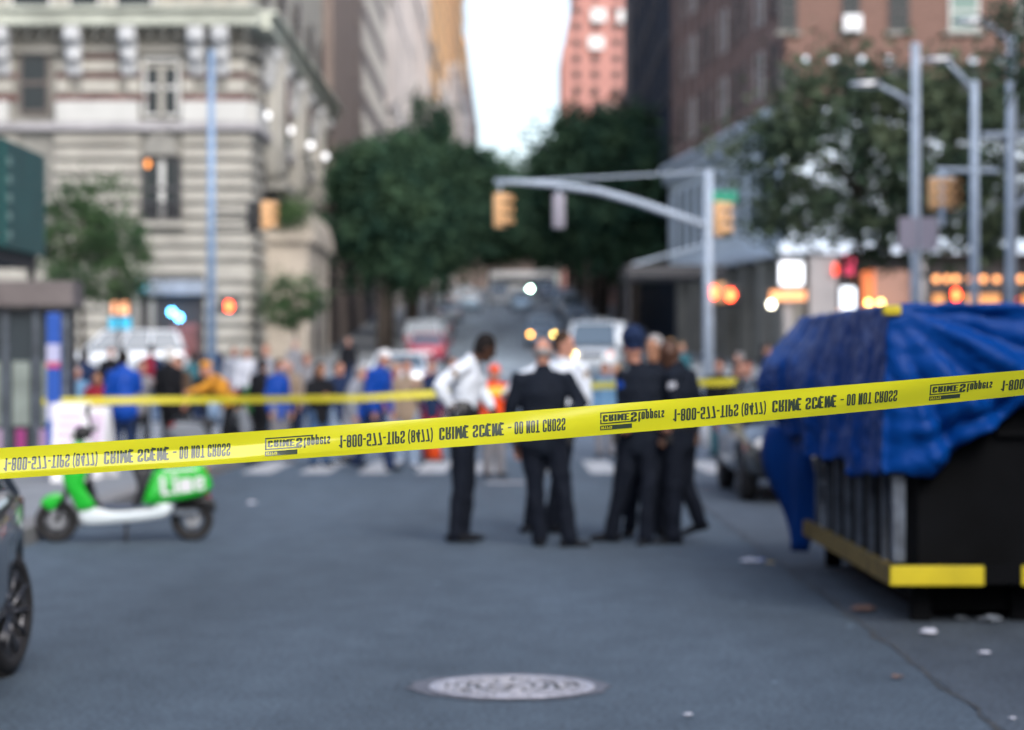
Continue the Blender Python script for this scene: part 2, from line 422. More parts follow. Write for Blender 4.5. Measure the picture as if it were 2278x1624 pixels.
# ------------------------------------------------------------ ornate corner building, left
YB = 100.0; K = FX / YB
def bx(X): return (X - 1139) / K
def bz(Y): return 1.6 + (812 - Y) / K
on = empty('ornate_building', (-10.9, YB, gz(100)), 0, 'ornate limestone corner building with red brick bands and heavy balconies', 'building')
def fin(name, bm, m, parent=on, smooth=False):
    for v in bm.verts: v.co -= parent.location
    return obj(name, bm, m, parent, smooth)
def fb(bm, X0, Y0, X1, Y1, p0, p1=None, mi=0, bev=0):
    """box on the front plane; display-unit outline, projecting p0 m (from p1 behind the face)"""
    box(bm, bx(X0), YB - p0, bz(Y1), bx(X1), YB + (p1 if p1 is not None else .02), bz(Y0), mi, bev)
XC = -10.9
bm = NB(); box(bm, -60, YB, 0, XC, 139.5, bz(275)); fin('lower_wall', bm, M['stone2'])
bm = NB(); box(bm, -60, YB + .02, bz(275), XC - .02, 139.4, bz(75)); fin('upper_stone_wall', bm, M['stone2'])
bm = NB()
for a, b in ((-300, 40), (122, 330), (404, 552)): fb(bm, a, 213, b, 223, .12); fb(bm, a, 165, b, 173, .06)
fb(bm, 182, 120, 264, 131, .06); box(bm, XC, YB + .3, bz(173), XC + .06, 139, bz(165)); box(bm, XC, YB + .3, bz(223), XC + .12, 139, bz(213)); fin('brick_band', bm, M['brick'])
bm = NB(); box(bm, -60, YB, bz(75), XC, 139.5, 25); fin('upper_wall', bm, M['stone'])
# rusticated courses, broken at the windows; turned round the corner with a curve
bm = NB(); Y = 300; spans = [(-900, 38), (122, 312), (408, 548)]
while Y < 600:
    for a, b in spans:
        if b == 38 and Y > 520: b = 40
        fb(bm, a, Y, b, Y + 19, .16)
    if Y >= 505: fb(bm, 312, Y, 408, Y + 19, .16)
    box(bm, XC, YB + .2, bz(Y + 19), XC + .16, 139, bz(Y))
    loft(bm, [(XC - .25, YB + .25, bz(Y + 19)), (XC - .25, YB + .25, bz(Y))], [.42, .42], n=20, caps=False)
    Y += 32
for Y in range(604, 860, 32):
    for a, b in ((-900, 240), (455, 548)): fb(bm, a, Y, b, Y + 19, .14)
    box(bm, XC, YB + .2, bz(Y + 19), XC + .16, 139, bz(Y))
    loft(bm, [(XC - .25, YB + .25, bz(Y + 19)), (XC - .25, YB + .25, bz(Y))], [.42, .42], n=20, caps=False)
fin('stone_courses', bm, M['stone'])
# string course, balustrade blocks, brick-and-stone upper storey
bm = NB(); fb(bm, -900, 274, 572, 291, .45); box(bm, XC, YB + .02, bz(291), XC + .45, 139, bz(274)); fin('string_course', bm, mat('weathered_stone', (.33, .32, .33), .9, var=.2, scale=1))
bm = NB()
for a, b in ((-500, 22), (126, 310), (406, 556)): fb(bm, a, 226, b, 274, .40, bev=.05)
box(bm, XC - .02, YB + .1, bz(274), XC + .35, 139, bz(226))
fin('balustrade', bm, mat('white_stone', (.46, .46, .44), .8, var=.08, scale=1))
bm = NB()
for a, b in ((-300, 30), (128, 152), (184, 262), (285, 312), (408, 430), (505, 548)):
    fb(bm, a, 178, b, 207, .22); fb(bm, a, 136, b, 160, .22)
for k in range(12): 
    for Yk in (178, 136): box(bm, XC - .02, 101 + k * 3.2, bz(Yk + 26), XC + .2, 103.1 + k * 3.2, bz(Yk))
fin('banded_stonework', bm, M['stone'])
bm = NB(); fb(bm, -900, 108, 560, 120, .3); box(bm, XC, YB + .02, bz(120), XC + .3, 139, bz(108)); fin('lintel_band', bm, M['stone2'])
# great balcony slab with parapet, dentils and scroll brackets
bm = NB(); fb(bm, -900, 30, 585, 64, 1.0, bev=.08); box(bm, XC, YB + .1, bz(64), XC + .9, 139, bz(31)); 
fb(bm, -900, 22, 580, 31, 1.25); box(bm, XC, YB + .1, bz(31), XC + 1.2, 139, bz(22)); fin('balcony', bm, mat('mossy_stone', (.40, .42, .36), .9, var=.25, scale=.6))
bm = NB(); X = -60
while X < 560: fb(bm, X, 64, X + 14, 84, .5); X += 30
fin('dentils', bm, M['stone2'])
def bracket(bm, Xc, w=34):
    x0, x1 = bx(Xc - w / 2), bx(Xc + w / 2)
    prof = [(0, bz(66)), (-1.0, bz(66)), (-1.0, bz(84)), (-.75, bz(100)), (-.62, bz(120)), (-.4, bz(145)), (-.3, bz(165)), (0, bz(172))]
    vs0 = [bm.verts.new((x0, YB + y, z)) for y, z in prof]; vs1 = [bm.verts.new((x1, YB + y, z)) for y, z in prof]
    n = len(prof); f = [bm.faces.new(vs0), bm.faces.new(vs1[::-1])]
    for i in range(n): f.append(bm.faces.new((vs0[i], vs1[i], vs1[(i + 1) % n], vs0[(i + 1) % n])))
    bmesh.ops.recalc_face_normals(bm, faces=f)
    ball(bm, (bx(Xc), YB - .95, bz(88)), (w / K * .62, .3, .26)); ball(bm, (bx(Xc), YB - .6, bz(126)), (w / K * .5, .25, .3))
for Xc in (8, 168, 290, 440, 494):
    bm = NB(); bracket(bm, Xc); fin('scroll_bracket', bm, mat('carved_stone', (.46, .47, .48), .9, var=.3, scale=2) if Xc == 8 else bpy.data.materials['carved_stone'])
for k in range(6):
    bm = NB(); y = 104 + k * 6
    box(bm, XC, y, bz(140), XC + .7, y + .8, bz(66)); ball(bm, (XC + .65, y + .4, bz(92)), (.3, .5, .35)); ball(bm, (XC + .3, y + .4, bz(150)), (.35, .5, .5)); fin('scroll_bracket', bm, bpy.data.materials['carved_stone'])
# upper windows band (partly in frame)
for a, b in ((20, 118), (150, 225), (252, 345)): put_window('w', on, (bx((a + b) / 2), YB - .03, bz(-20)), (b - a) / K, 2.1)
bm = NB()
for a in (0, 128, 236, 350, 400, 470, 520): fb(bm, a, -90, a + 16, 22, .35)
fin('pilaster', bm, M['stone'])
# windows of the two visible storeys
put_window('b', on, (bx(77), YB - .05, bz(185)), 66 / K, 136 / K, label='tall brown curtained window')
bm = NB(); fb(bm, 52, 122, 104, 250, .03); fin('curtain', bm, mat('maroon_curtain', (.10, .075, .085), .9))
put_window('w', on, (bx(360), YB - .05, bz(195)), 82 / K, 132 / K)
bm = NB(); fb(bm, 354, 150, 366, 262, .12); fb(bm, 320, 144, 402, 152, .13); fin('window_mullion', bm, M['stone'])
w = put_window('d', on, (bx(360), YB - .05, bz(420)), 86 / K, 140 / K)
bm = NB(); fb(bm, 355, 350, 367, 490, .12); fin('window_mullion', bm, M['frame_w'])
bm = NB()
for i in range(12): fb(bm, 318 + i * 7.4, 452, 320.5 + i * 7.4, 492, .34, -.28)
fb(bm, 316, 450, 406, 455, .35, -.27); fin('balcony_railing', bm, M['frame_d'])
bm = NB(); fb(bm, 306, 493, 412, 506, .5); fin('window_sill', bm, M['stone'])
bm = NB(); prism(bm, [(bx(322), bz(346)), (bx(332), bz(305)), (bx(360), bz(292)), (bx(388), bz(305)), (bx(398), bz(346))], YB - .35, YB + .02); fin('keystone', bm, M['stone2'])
bm = NB(); fb(bm, 318, 357, 334, 372, .10); fin('room_lamp', bm, emitm('amber_room_light', (1, .33, .06), .9))
bm = NB(); fb(bm, 334, 372, 392, 450, .065); fin('lit_curtain', bm, mat('amber_curtain', (.16, .075, .03), .9))
# shopfronts
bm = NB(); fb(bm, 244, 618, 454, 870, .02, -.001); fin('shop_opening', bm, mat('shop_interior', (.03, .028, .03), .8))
bm = NB(); fb(bm, 326, 624, 458, 656, .5, bev=.03); fin('shop_sign', bm, mat('pale_sign_board', (.22, .26, .32), .6, var=.3, scale=2))
bm = NB(); fb(bm, 312, 628, 330, 652, .52); fin('shop_sign', bm, emitm('teal_sign', (.02, .30, .42), .35))
bm = NB(); fb(bm, 250, 672, 286, 700, .1); fin('shop_lamp', bm, emitm('warm_shop_light', (1, .42, .2), .35))
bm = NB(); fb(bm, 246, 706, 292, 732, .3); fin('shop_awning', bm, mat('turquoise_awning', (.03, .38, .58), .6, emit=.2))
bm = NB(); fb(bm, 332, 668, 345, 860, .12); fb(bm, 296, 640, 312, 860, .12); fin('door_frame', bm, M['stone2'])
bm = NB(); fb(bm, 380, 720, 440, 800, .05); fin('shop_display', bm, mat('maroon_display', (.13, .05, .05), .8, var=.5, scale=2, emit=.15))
for Xb, Yb in ((388, 695), (404, 707)):
    bm = NB(); ball(bm, (bx(Xb), YB - .75, bz(Yb)), (.12, .12, .12)); fin('blue_lamp', bm, bpy.data.materials.get('blue_lamp_light') or emitm('blue_lamp_light', (.10, .50, 1), 12))
# side entrance portal with barrel top, ivy on it, and bracket globe lamps
bm = NB(); box(bm, XC, 106, 1.2, -8.95, 118, 7.0); box(bm, XC, 105.7, 7.0, -8.7, 118.3, 7.5)
pts = [(XC, 7.5), (XC, 8.1), (-10.2, 8.75), (-9.6, 8.8), (-9.0, 8.4), (-8.8, 7.9), (-8.7, 7.5)]
prism(bm, pts, 105.8, 118.2); fin('entrance_portal', bm, mat('tan_stone', (.40, .355, .30), .9, var=.25, scale=.8))
bm = NB(); box(bm, -8.949, 108.5, 1.3, -8.93, 111.3, 5.2); box(bm, -8.949, 113, 1.3, -8.93, 115.6, 5.2); fin('doorway', bm, M['glass'])
for i, (X, Yl, y) in enumerate(((593, 257, 104), (645, 290, 110), (691, 323, 117), (724, 348, 124))):
    p = P(X, Yl, y)
    bm = NB(); ball(bm, p, (.17, .17, .17)); fin('globe_lamp', bm, bpy.data.materials.get('globe_white') or mat('globe_white', (.8, .8, .82), .3, emit=.9))
    bm = NB(); tube(bm, [(XC, p.y, p.z - .6), (p.x, p.y, p.z - .35), (p.x, p.y, p.z - .15)], .04); fin('lamp_arm', bm, M['frame_d'])
for y in (107, 118.5, 130):
    bm = NB(); loft(bm, [(XC, y, 9.6), (XC, y, 10.2), (XC, y, 15.6)], [(.5, 1.2), (.95, 1.9), (.95, 1.9)], lat=(1, 0, 0), n=20, caps=False); ball(bm, (XC + .1, y, 15.7), (.9, 1.8, .6)); fin('rounded_bay', bm, M['stone'], on, True)
    bm = NB(); box(bm, XC + .9, y - .5, 11.2, XC + 1.0, y + .5, 14.2); fin('bay_window', bm, M['glass'])
    bm = NB(); box(bm, XC, y - 2.4, 9.2, XC + 1.15, y + 2.4, 9.55); fin('bay_balcony', bm, M['stone2'])
# windows on the street side of the corner building
for y in (105, 113, 121, 129, 136):
    for z in (9.2, 13.0, 18.5):
        if z == 9.2 and y in (113,): continue
        put_window('d', on, (XC + .18, y, z), 1.5, 2.4, R(90))

# ------------------------------------------------------------ brown brick corner building, right
CX, CY, EX, EY = 11.35, 100.0, 8.7, 130.0
br = empty('brick_corner_building', (CX, CY, gz(100)), 0, 'brown brick corner building over a white stone base with lit shops', 'building')
def finb(name, bm, m): return fin(name, bm, m, br)
def poly_block(bm, z0, z1, off=0.0, back=132.0):
    n = Vector((-(EY - CY), -(CX - EX), 0)).normalized() * off
    pts = [(CX + n.x, CY - off), (70, CY - off), (70, back), (EX + n.x, back), (EX + n.x, EY + n.y)]
    a = [bm.verts.new((x, y, z0)) for x, y in pts]; b = [bm.verts.new((x, y, z1)) for x, y in pts]
    fs = [bm.faces.new(a[::-1]), bm.faces.new(b)]
    for i in range(5): fs.append(bm.faces.new((a[i], a[(i + 1) % 5], b[(i + 1) % 5], b[i])))
    bmesh.ops.recalc_face_normals(bm, faces=fs)
bm = NB(); poly_block(bm, 11.4, 27); finb('brick_wall', bm, M['brickr'])
M['wstone'] = mat('white_base_stone', (.72, .82, .92), .8, var=.1, scale=1)
bm = NB(); poly_block(bm, 6.3, 11.399, .12); finb('stone_base', bm, M['wstone'])
bm = NB(); poly_block(bm, 11.4, 12.0, .45); poly_block(bm, 12.001, 12.25, .7); poly_block(bm, 6.2, 6.6, .3); finb('cornice', bm, mat('cornice_stone', (.60, .68, .78), .8))
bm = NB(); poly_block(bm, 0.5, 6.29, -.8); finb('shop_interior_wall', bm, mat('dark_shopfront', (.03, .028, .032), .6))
def rb(bm, X0, Y0, X1, Y1, p0, p1=.02, mi=0): box(bm, (X0 - 1139) / K, CY - p0, bz(Y1), (X1 - 1139) / K, CY + p1, bz(Y0), mi)
mat('grey_pier_stone', (.27, .255, .255), .85, var=.15, scale=1)
for a, b in ((1744, 1762), (1800, 1862), (2040, 2058), (2320, 2380)):
    bm = NB(); rb(bm, a, 556, b, 850, .1, .9); finb('pier', bm, bpy.data.materials['grey_pier_stone'])
sd = Vector((EX - CX, EY - CY, 0)); sn = Vector((-sd.y, sd.x, 0)).normalized()
def side_quad(bm, t0, t1, z0, z1, off, th=.25):
    a = Vector((CX, CY, 0)) + sd * t0; b = Vector((CX, CY, 0)) + sd * t1
    p = [a + sn * off, b + sn * off, b + sn * (off - th), a + sn * (off - th)]
    lo = [bm.verts.new((q.x, q.y, z0)) for q in p]; hi = [bm.verts.new((q.x, q.y, z1)) for q in p]
    fs = [bm.faces.new(lo), bm.faces.new(hi[::-1])] + [bm.faces.new((lo[i], hi[i], hi[(i + 1) % 4], lo[(i + 1) % 4])) for i in range(4)]
    bmesh.ops.recalc_face_normals(bm, faces=fs)
bm = NB()
for i in range(7):
    bm = NB(); side_quad(bm, .01 + i * .15, .05 + i * .15, .5, 6.25, .1, .9); finb('side_pier', bm, M['stone2'])
mat('slot_window_glass', (.09, .12, .15), .2)
for i in range(11):
    bm = NB(); side_quad(bm, .05 + i * .085, .082 + i * .085, 7.6, 10.7, .14, .03); finb('base_window', bm, bpy.data.materials['slot_window_glass'])
bm = NB()
for i in range(13): side_quad(bm, .03 + i * .075, .045 + i * .075, 12.3, 26.9, .12, .15)
finb('brick_rib', bm, mat('purple_brick', (.22, .16, .15), .9, var=.3, scale=1))
ang = math.atan2(sd.y, sd.x)
for i in range(9):
    for z in (14.2, 17.4, 20.6):
        p = Vector((CX, CY, z)) + sd * (.09 + i * .1) + sn * .02
        put_window('w' if (i * 7 + int(z)) % 3 == 0 else 'd', br, p, 1.5, 2.0, ang + R(180))
for i, (X, w) in enumerate(((1745 + 8, 40), (1893, 40), (2000, 46), (2145, 68), (2290, 60))):
    for Yc, h in ((25, 90), (196, 98)):
        put_window('w' if X in (2145, 2290) and Yc == 25 else 'd', br, ((X - 1139) / K, CY - .02, bz(Yc)), w / K, h / K)
        bm = NB(); rb(bm, X - w * .7, Yc + h / 2, X + w * .7, Yc + h / 2 + 9, .18); finb('window_sill', bm, M['stone2'] if X > 1100 else M['stone2'])
bm = NB(); rb(bm, 2118, -20, 2172, 66, .06); finb('window_blind', bm, mat('green_blind', (.17, .25, .22), .8))
bm = NB(); rb(bm, 1874, 36, 1914, 72, .5); finb('air_conditioner', bm, M['white'])
bm = NB()
for X in range(1420, 2280, 62): ball(bm, ((X - 1139) / K if X > 1750 else 0, CY - .1, bz(135)), (.17, .1, .17)) if X > 1750 else None
finb('roundel_frieze', bm, M['wstone'])
# lit shop pieces (they give off light)
def lit(name, X0, Y0, X1, Y1, col, s, p=.0, mn=None):
    bm = NB(); rb(bm, X0, Y0, X1, Y1, p, -p + .12 if p else .12); return finb(name, bm, emitm(mn or name + '_light', col, s))
lit('lit_sign', 1732, 585, 1782, 634, (.9, .93, 1), 1.0, .6, 'white_box_sign')
lit('lit_sign', 1868, 640, 1903, 690, (.8, .87, .95), .8, .5, 'white_poster_sign')
lit('red_sign', 1876, 570, 1912, 610, (.45, .02, .07), .6, .4)
lit('red_lamp', 1853, 588, 1860, 612, (1, .06, .02), 1.3, .3)
lit('orange_fascia', 1712, 648, 1790, 668, (1, .40, .16), .4, .4)
lit('lit_interior', 1905, 600, 1950, 720, (.5, .12, .03), .4, -.5)
lit('lit_interior', 1950, 600, 2035, 720, (.22, .12, .09), .25, -.5, 'dim_interior_light')
lit('lit_interior', 1862, 690, 2035, 730, (.8, .32, .08), .35, -.4, 'amber_interior_light')
lit('lit_interior', 2080, 655, 2300, 700, (.6, .25, .07), .3, -.4, 'tan_interior_light')
for i, X in enumerate((2082, 2106, 2126, 2160, 2186, 2216, 2245, 2270)):
    bm = NB(); ball(bm, ((X - 1139) / K, CY - .1, bz(621)), (.14, .14, .14)); finb('pendant_lamp', bm, bpy.data.materials.get('pendant_light') or emitm('pendant_light', (.9, .35, .12), 1.2))
bm = NB(); ball(bm, ((1713 - 1139) / K, CY - .5, bz(678)), (.13, .13, .13)); finb('globe_lamp', bm, emitm('warm_globe_light', (1, .95, .75), 7))
for X in (1930, 1957):
    bm = NB(); ball(bm, ((X - 1139) / K, CY - .3, bz(674)), (.11, .11, .11)); finb('globe_lamp', bm, bpy.data.materials.get('amber_globe_light') or emitm('amber_globe_light', (1, .6, .15), 6))
# entrance canopy over the right pavement
cp = empty('entrance_canopy', (5.0, 108, gz(108)), 0, 'long dark entrance canopy reaching over the right hand pavement', 'canopy')
def finc(name, bm, m): return fin(name, bm, m, cp)
bm = NB(); box(bm, 5.0, 106, 5.45, 9.4, 112, 6.0, bev=.04); finc('canopy_roof', bm, M['frame_d'])
for y in (106.2,): bm = NB(); tube(bm, [(5.3, y, 6.0), (8.7, y, 6.95)], .06); finc('tie_rod', bm, M['steel'])
for y in (106.3, 111.7): bm = NB(); tube(bm, [(5.1, y, gz(y)), (5.1, y, 5.5)], .07); finc('canopy_post', bm, M['frame_d'])

# ------------------------------------------------------------ trees
def leaf_mat(name, a, b):
    m = mat(name, a, .8, spec=.1); n = m.node_tree.nodes; l = m.node_tree.links
    tc = n.new('ShaderNodeTexCoord'); t = n.new('ShaderNodeTexNoise'); t.inputs['Scale'].default_value = .55; t.inputs['Detail'].default_value = 8
    l.new(tc.outputs['Object'], t.inputs['Vector']); r = n.new('ShaderNodeValToRGB'); r.color_ramp.elements[0].position = .38; r.color_ramp.elements[1].position = .68
    r.color_ramp.elements[0].color = (*a, 1); r.color_ramp.elements[1].color = (*b, 1); l.new(t.outputs[0], r.inputs[0]); l.new(r.outputs[0], n['Principled BSDF'].inputs['Base Color'])
    return m
M['leaf'] = leaf_mat('street_tree_leaves', (.015, .042, .030), (.060, .110, .060))
M['leafg'] = leaf_mat('autumn_tinged_leaves', (.032, .055, .036), (.085, .105, .060))
M['leafb'] = leaf_mat('fresh_green_leaves', (.03, .065, .03), (.07, .12, .05))
M['bark'] = mat('tree_bark', (.06, .048, .04), .95, var=.3, scale=6)
def crown_mesh(rx, ry, rz, nclump, nleaf, leaf, m, seed, spread=.40):
    rnd = random.Random(seed); bm = NB(); cl = []
    for _ in range(nclump):
        while True:
            p = Vector((rnd.uniform(-1, 1), rnd.uniform(-1, 1), rnd.uniform(-1, 1)))
            if .25 < p.length < 1: break
        cl.append((Vector((p.x * rx, p.y * ry, p.z * rz)), rnd.choice((.45, .6, .8, 1.3))))
    for c, s in cl:
        for _ in range(nleaf):
            q = Vector((rnd.gauss(0, 1), rnd.gauss(0, 1), rnd.gauss(0, .75))) * (spread * s * min(rx, rz) * .5)
            p = c + q; L = leaf * rnd.uniform(.6, 1.3)
            a = Vector((rnd.gauss(0, 1), rnd.gauss(0, 1), rnd.gauss(0, .6))).normalized(); b = a.orthogonal().normalized()
            b = Matrix.Rotation(rnd.uniform(0, 6.28), 3, a) @ b; a2 = a * L; b2 = b * L * .5
            bm.faces.new([bm.verts.new(p - a2), bm.verts.new(p + b2), bm.verts.new(p + a2), bm.verts.new(p - b2)])
    return obj('crown', bm, m), cl
PROTO = {}
def tree(kind, x, y, zc, rx, rz, label, seed=0, rot=0.0, group=None, zg=None, params=None, m='leaf', thick=.2):
    zg = gz(y) if zg is None else zg
    t = empty('street_tree', (x, y, zg), 0, label, 'tree', group)
    if kind not in PROTO:
        c, cl = crown_mesh(*params, M[m], seed); PROTO[kind] = (c, cl, params[0], params[2], [])
        c.parent = t
    else:
        c = PROTO[kind][0].copy(); C.objects.link(c); c.parent = t
    _, cl, pr, pz, _l = PROTO[kind]
    c.location = (0, 0, zc - zg); c.scale = (rx / pr, rx / pr, rz / pz); c.rotation_euler = (0, 0, rot)
    bm = NB(); base = zc - zg - rz * .35
    tube(bm, [(0, 0, -.1), (.05, .03, base * .5), (-.05, 0, base), (0, .02, zc - zg + rz * .3)], [(thick, thick), (thick * .75,) * 2, (thick * .6,) * 2, (thick * .25,) * 2], n=8)
    rnd = random.Random(seed + int(x * 10)); M_ = Matrix.Rotation(rot, 3, 'Z')
    for k in range(9):
        q = cl[rnd.randrange(len(cl))][0]; e = M_ @ Vector((q.x * rx / pr, q.y * rx / pr, q.z * rz / pz)); e = e * .85 + Vector((0, 0, zc - zg))
        s = Vector((0, 0, base + rnd.uniform(-.2, .5) * rz * .5)); mid = s.lerp(e, .5) + Vector((0, 0, rnd.uniform(-.2, .2)))
        tube(bm, [s, mid, e], [(thick * .45,) * 2, (thick * .28,) * 2, (thick * .1,) * 2], n=6)
    obj('trunk', bm, M['bark'], t, smooth=True)
    return t
dense = (3.4, 3.4, 4.0, 78, 85, .23); loose = (3.2, 3.0, 2.9, 85, 120, .15); small = (1.5, 1.5, 1.7, 44, 90, .095)
G = 'street trees along the side street'
def row(side, lst):
    for i, (x, y, zt, zb, rx) in enumerate(lst):
        kd = ('denseA', 'denseB', 'denseC')[i % 3]
        lab = side[i]
        tree(kd, x, y, (zt + zb) / 2, rx, (zt - zb) / 2 * .92, lab, seed=11 + i % 3, rot=i * 1.3, group=G, params=dense, thick=.28)
row(['nearest dense street tree on the left side of the side street', 'second dense tree on the left, just past the nearest one', 'third tree on the left with a taller top',
     'fourth tree on the left pavement, half hidden in the canopy', 'slim tall tree on the left rising to a point against the towers', 'sixth tree on the left under the ochre tower',
     'seventh left tree, its crown reaching over the road', 'farthest left tree against the pale sky'],
    [(-6.6, 122, 13.0, 5.0, 2.9), (-6.8, 134, 14.6, 5.4, 3.6), (-6.4, 150, 16.8, 6.0, 4.2), (-6.8, 170, 17.9, 7.0, 4.6), (-6.5, 192, 23.8, 9, 2.2), (-5.9, 220, 22.4, 10.5, 5.2), (-5.0, 262, 25.4, 12.5, 6.2), (-4.8, 330, 30.5, 16, 7.2)])
row(['nearest dense street tree on the right side of the side street', 'second dense tree on the right in front of the navy tower', 'third tree on the right with a broad top',
     'fourth tree on the right pavement below the pink tower', 'fifth tree on the right, its crown over the parked cars', 'sixth tree on the right rising to the edge of the sky',
     'seventh right tree, its crown reaching over the road', 'farthest right tree against the pale sky'],
    [(6.9, 136, 15.0, 6.4, 3.6), (6.6, 150, 18.0, 7, 4.6), (6.4, 166, 19.6, 7.5, 4.8), (6.6, 184, 21.6, 8.5, 4.8), (6.8, 206, 24.0, 10, 4.4), (6.8, 232, 25.0, 11, 4.8), (6.2, 270, 27.0, 13, 5.8), (5.6, 335, 31.0, 16, 7.0)])
row(['background tree closing the far end of the street, left of centre', 'background tree closing the far end of the street, right of centre', 'low background tree over the bus roof, left', 'low background tree over the bus roof, right'],
    [(-3.5, 352, 32.0, 15.0, 8.5), (3.8, 356, 31.4, 15.0, 8.5), (-2.6, 338, 26.5, 14.8, 6.0), (3.2, 340, 26.0, 14.8, 6.0)])
tree('looseA', 10.0, 70, 7.5, 3.5, 2.9, 'broad loose tree in front of the brown brick building', 31, 0, 'trees on the median', params=loose, m='leafg', thick=.14, zg=gz(68) + .15)
tree('looseA', 14.2, 69, 7.6, 3.4, 3.0, 'tinged loose tree at the right edge behind the tall lamp posts', 31, 2.1, 'trees on the median', thick=.14, zg=gz(68) + .15)
tree('smallA', -12.3, 69, 5.35, 1.5, 1.75, 'small sparse tree beside the green hoarding', 41, 0, 'trees on the median', params=small, m='leafb', thick=.09, zg=gz(68) + .15)
tree('smallA', -11.1, 68, 4.7, 1.1, 1.2, 'small sparse tree just right of the one beside the hoarding', 41, 1.9, 'trees on the median', thick=.07, zg=gz(68) + .15)
tree('smallB', -9.0, 100.2, 4.35, 1.5, 1.35, 'small green tree at the corner of the ornate building', 52, .4, params=small, m='leafb', thick=.08)
bm = NB(); rnd = random.Random(3)
for i in range(900):
    p = Vector((-9.7 + rnd.gauss(0, .45), 105.6 - rnd.random() * .4, 8.3 + rnd.gauss(0, .3)))
    a = Vector((rnd.gauss(0, 1), rnd.gauss(0, 1), rnd.gauss(0, 1))).normalized() * .09; b = a.orthogonal().normalized() * .05
    bm.faces.new([bm.verts.new(p - a), bm.verts.new(p + b), bm.verts.new(p + a), bm.verts.new(p - b)])
tag(obj('ivy_plant', bm, M['leafb']), 'green ivy hanging from the rounded stone portal', 'plant')
# bare dark branch at the right edge
bm = NB(); a = P(2290, 150, 38); 
for e, r in (((2188, 188), .035), ((2215, 120), .02), ((2240, 240), .03)):
    q = P(e[0], e[1], 38.5); tube(bm, [a + Vector((.25, 0, -.3)), a.lerp(q, .5) + Vector((0, 0, .06)), q], [(r * 2, r * 2), (r * 1.4, r * 1.4), (r * .5, r * .5)], n=6)
bt = empty('roadside_tree', (9.0, 38, .14), 0, 'dark tree whose bare branch enters at the upper right edge', 'tree')
for v in bm.verts: v.co -= bt.location
obj('branch', bm, M['bark'], bt, True)
bm = NB(); tube(bm, [(0, 0, 0), (.05, 0, 3), (-.2, 0, 6.2)], [(.18, .18), (.14, .14), (.08, .08)], n=8); obj('trunk', bm, M['bark'], bt, True)
rnd = random.Random(9); bm = NB()
for c, s, n in ((P(2238, 30, 38), .16, 90), (P(2262, 165, 38), .3, 160), (P(2275, 60, 38), .35, 260)):
    for _ in range(n):
        p = c + Vector((rnd.gauss(0, s), rnd.gauss(0, s), rnd.gauss(0, s * .7))) - bt.location; a = Vector((rnd.gauss(0, 1), rnd.gauss(0, 1), rnd.gauss(0, 1))).normalized() * .07; b = a.orthogonal().normalized() * .04
        bm.faces.new([bm.verts.new(p - a), bm.verts.new(p + b), bm.verts.new(p + a), bm.verts.new(p - b)])
obj('crown', bm, M['leaf'], bt)
# ------------------------------------------------------------ people
SK = {k: mat('skin_' + k, c, .55, spec=.35) for k, c in (('fair', (.50, .25, .18)), ('tan', (.36, .18, .11)), ('brown', (.16, .075, .045)), ('dark', (.075, .035, .022)))}
CL = {}
def cloth(name, c, rough=.85):
    if name not in CL: CL[name] = mat('cloth_' + name, c, rough, var=.15, scale=6, spec=.2)
    return CL[name]
cloth('navy_uniform', (.007, .011, .020)); cloth('navy_trousers', (.005, .008, .016)); cloth('white_shirt', (.74, .80, .90)); cloth('black', (.008, .009, .012))
cloth('white_cap', (.8, .8, .82)); cloth('royal', (.004, .055, .34), .5); cloth('orange', (.60, .27, .03)); cloth('jeans', (.05, .10, .20)); cloth('light_jeans', (.24, .32, .44)); cloth('grey', (.20, .20, .22))
cloth('light_grey', (.26, .28, .33)); cloth('white', (.50, .52, .58)); cloth('red', (.22, .015, .03)); cloth('vest', (1.0, .10, .02)); cloth('khaki', (.26, .20, .15)); cloth('teal', (.03, .12, .15))
cloth('sky', (.13, .26, .42)); cloth('pink', (.34, .12, .18)); cloth('navy', (.012, .025, .07)); cloth('green', (.02, .14, .04)); cloth('brown', (.10, .065, .045))
HAIR = {'black': cloth('hair_black', (.012, .010, .010)), 'brown': cloth('hair_brown', (.05, .03, .02)), 'grey': cloth('hair_grey', (.30, .29, .29)), 'white': cloth('hair_white', (.65, .64, .62)), 'blond': cloth('hair_blond', (.35, .22, .10)), 'red': cloth('hair_red', (.25, .08, .04))}
M['eye'] = mat('eye', (.03, .02, .02), .2)
def V(*a): return Vector(a)
def hand(bm, wr, d, palm_n, side, s=1.0):
    """palm, four bent fingers of different length and a thumb; d = along the forearm, palm_n = palm normal, side = +-1 for the thumb"""
    d = d.normalized(); lat = d.cross(palm_n).normalized() * side; pn = lat.cross(d).normalized()
    if pn.dot(palm_n) < 0: pn = -pn
    loft(bm, [wr, wr + d * .045 * s, wr + d * .09 * s], [(.026 * s, .02 * s), (.040 * s, .016 * s), (.040 * s, .014 * s)], lat=lat, n=10)
    for k, (o, L) in enumerate(((.030, .078), (.011, .088), (-.009, .082), (-.029, .062))):
        a = wr + d * .092 * s + lat * (o * s); L *= s
        b = a + (d * .9 + pn * .30).normalized() * L * .45; c = b + (d * .62 + pn * .8).normalized() * L * .33; e = c + (d * .2 + pn).normalized() * L * .24
        loft(bm, [a, b, c, e], [.0095 * s, .0088 * s, .008 * s, .007 * s], n=7)
    a = wr + d * .03 * s + lat * .03 * s; b = a + (lat + d * .7).normalized() * .035 * s; c = b + (d + lat * .3 + pn * .4).normalized() * .03 * s; e = c + (d + pn * .5).normalized() * .02 * s
    loft(bm, [a, b, c, e], [.013 * s, .011 * s, .0095 * s, .008 * s], n=7)
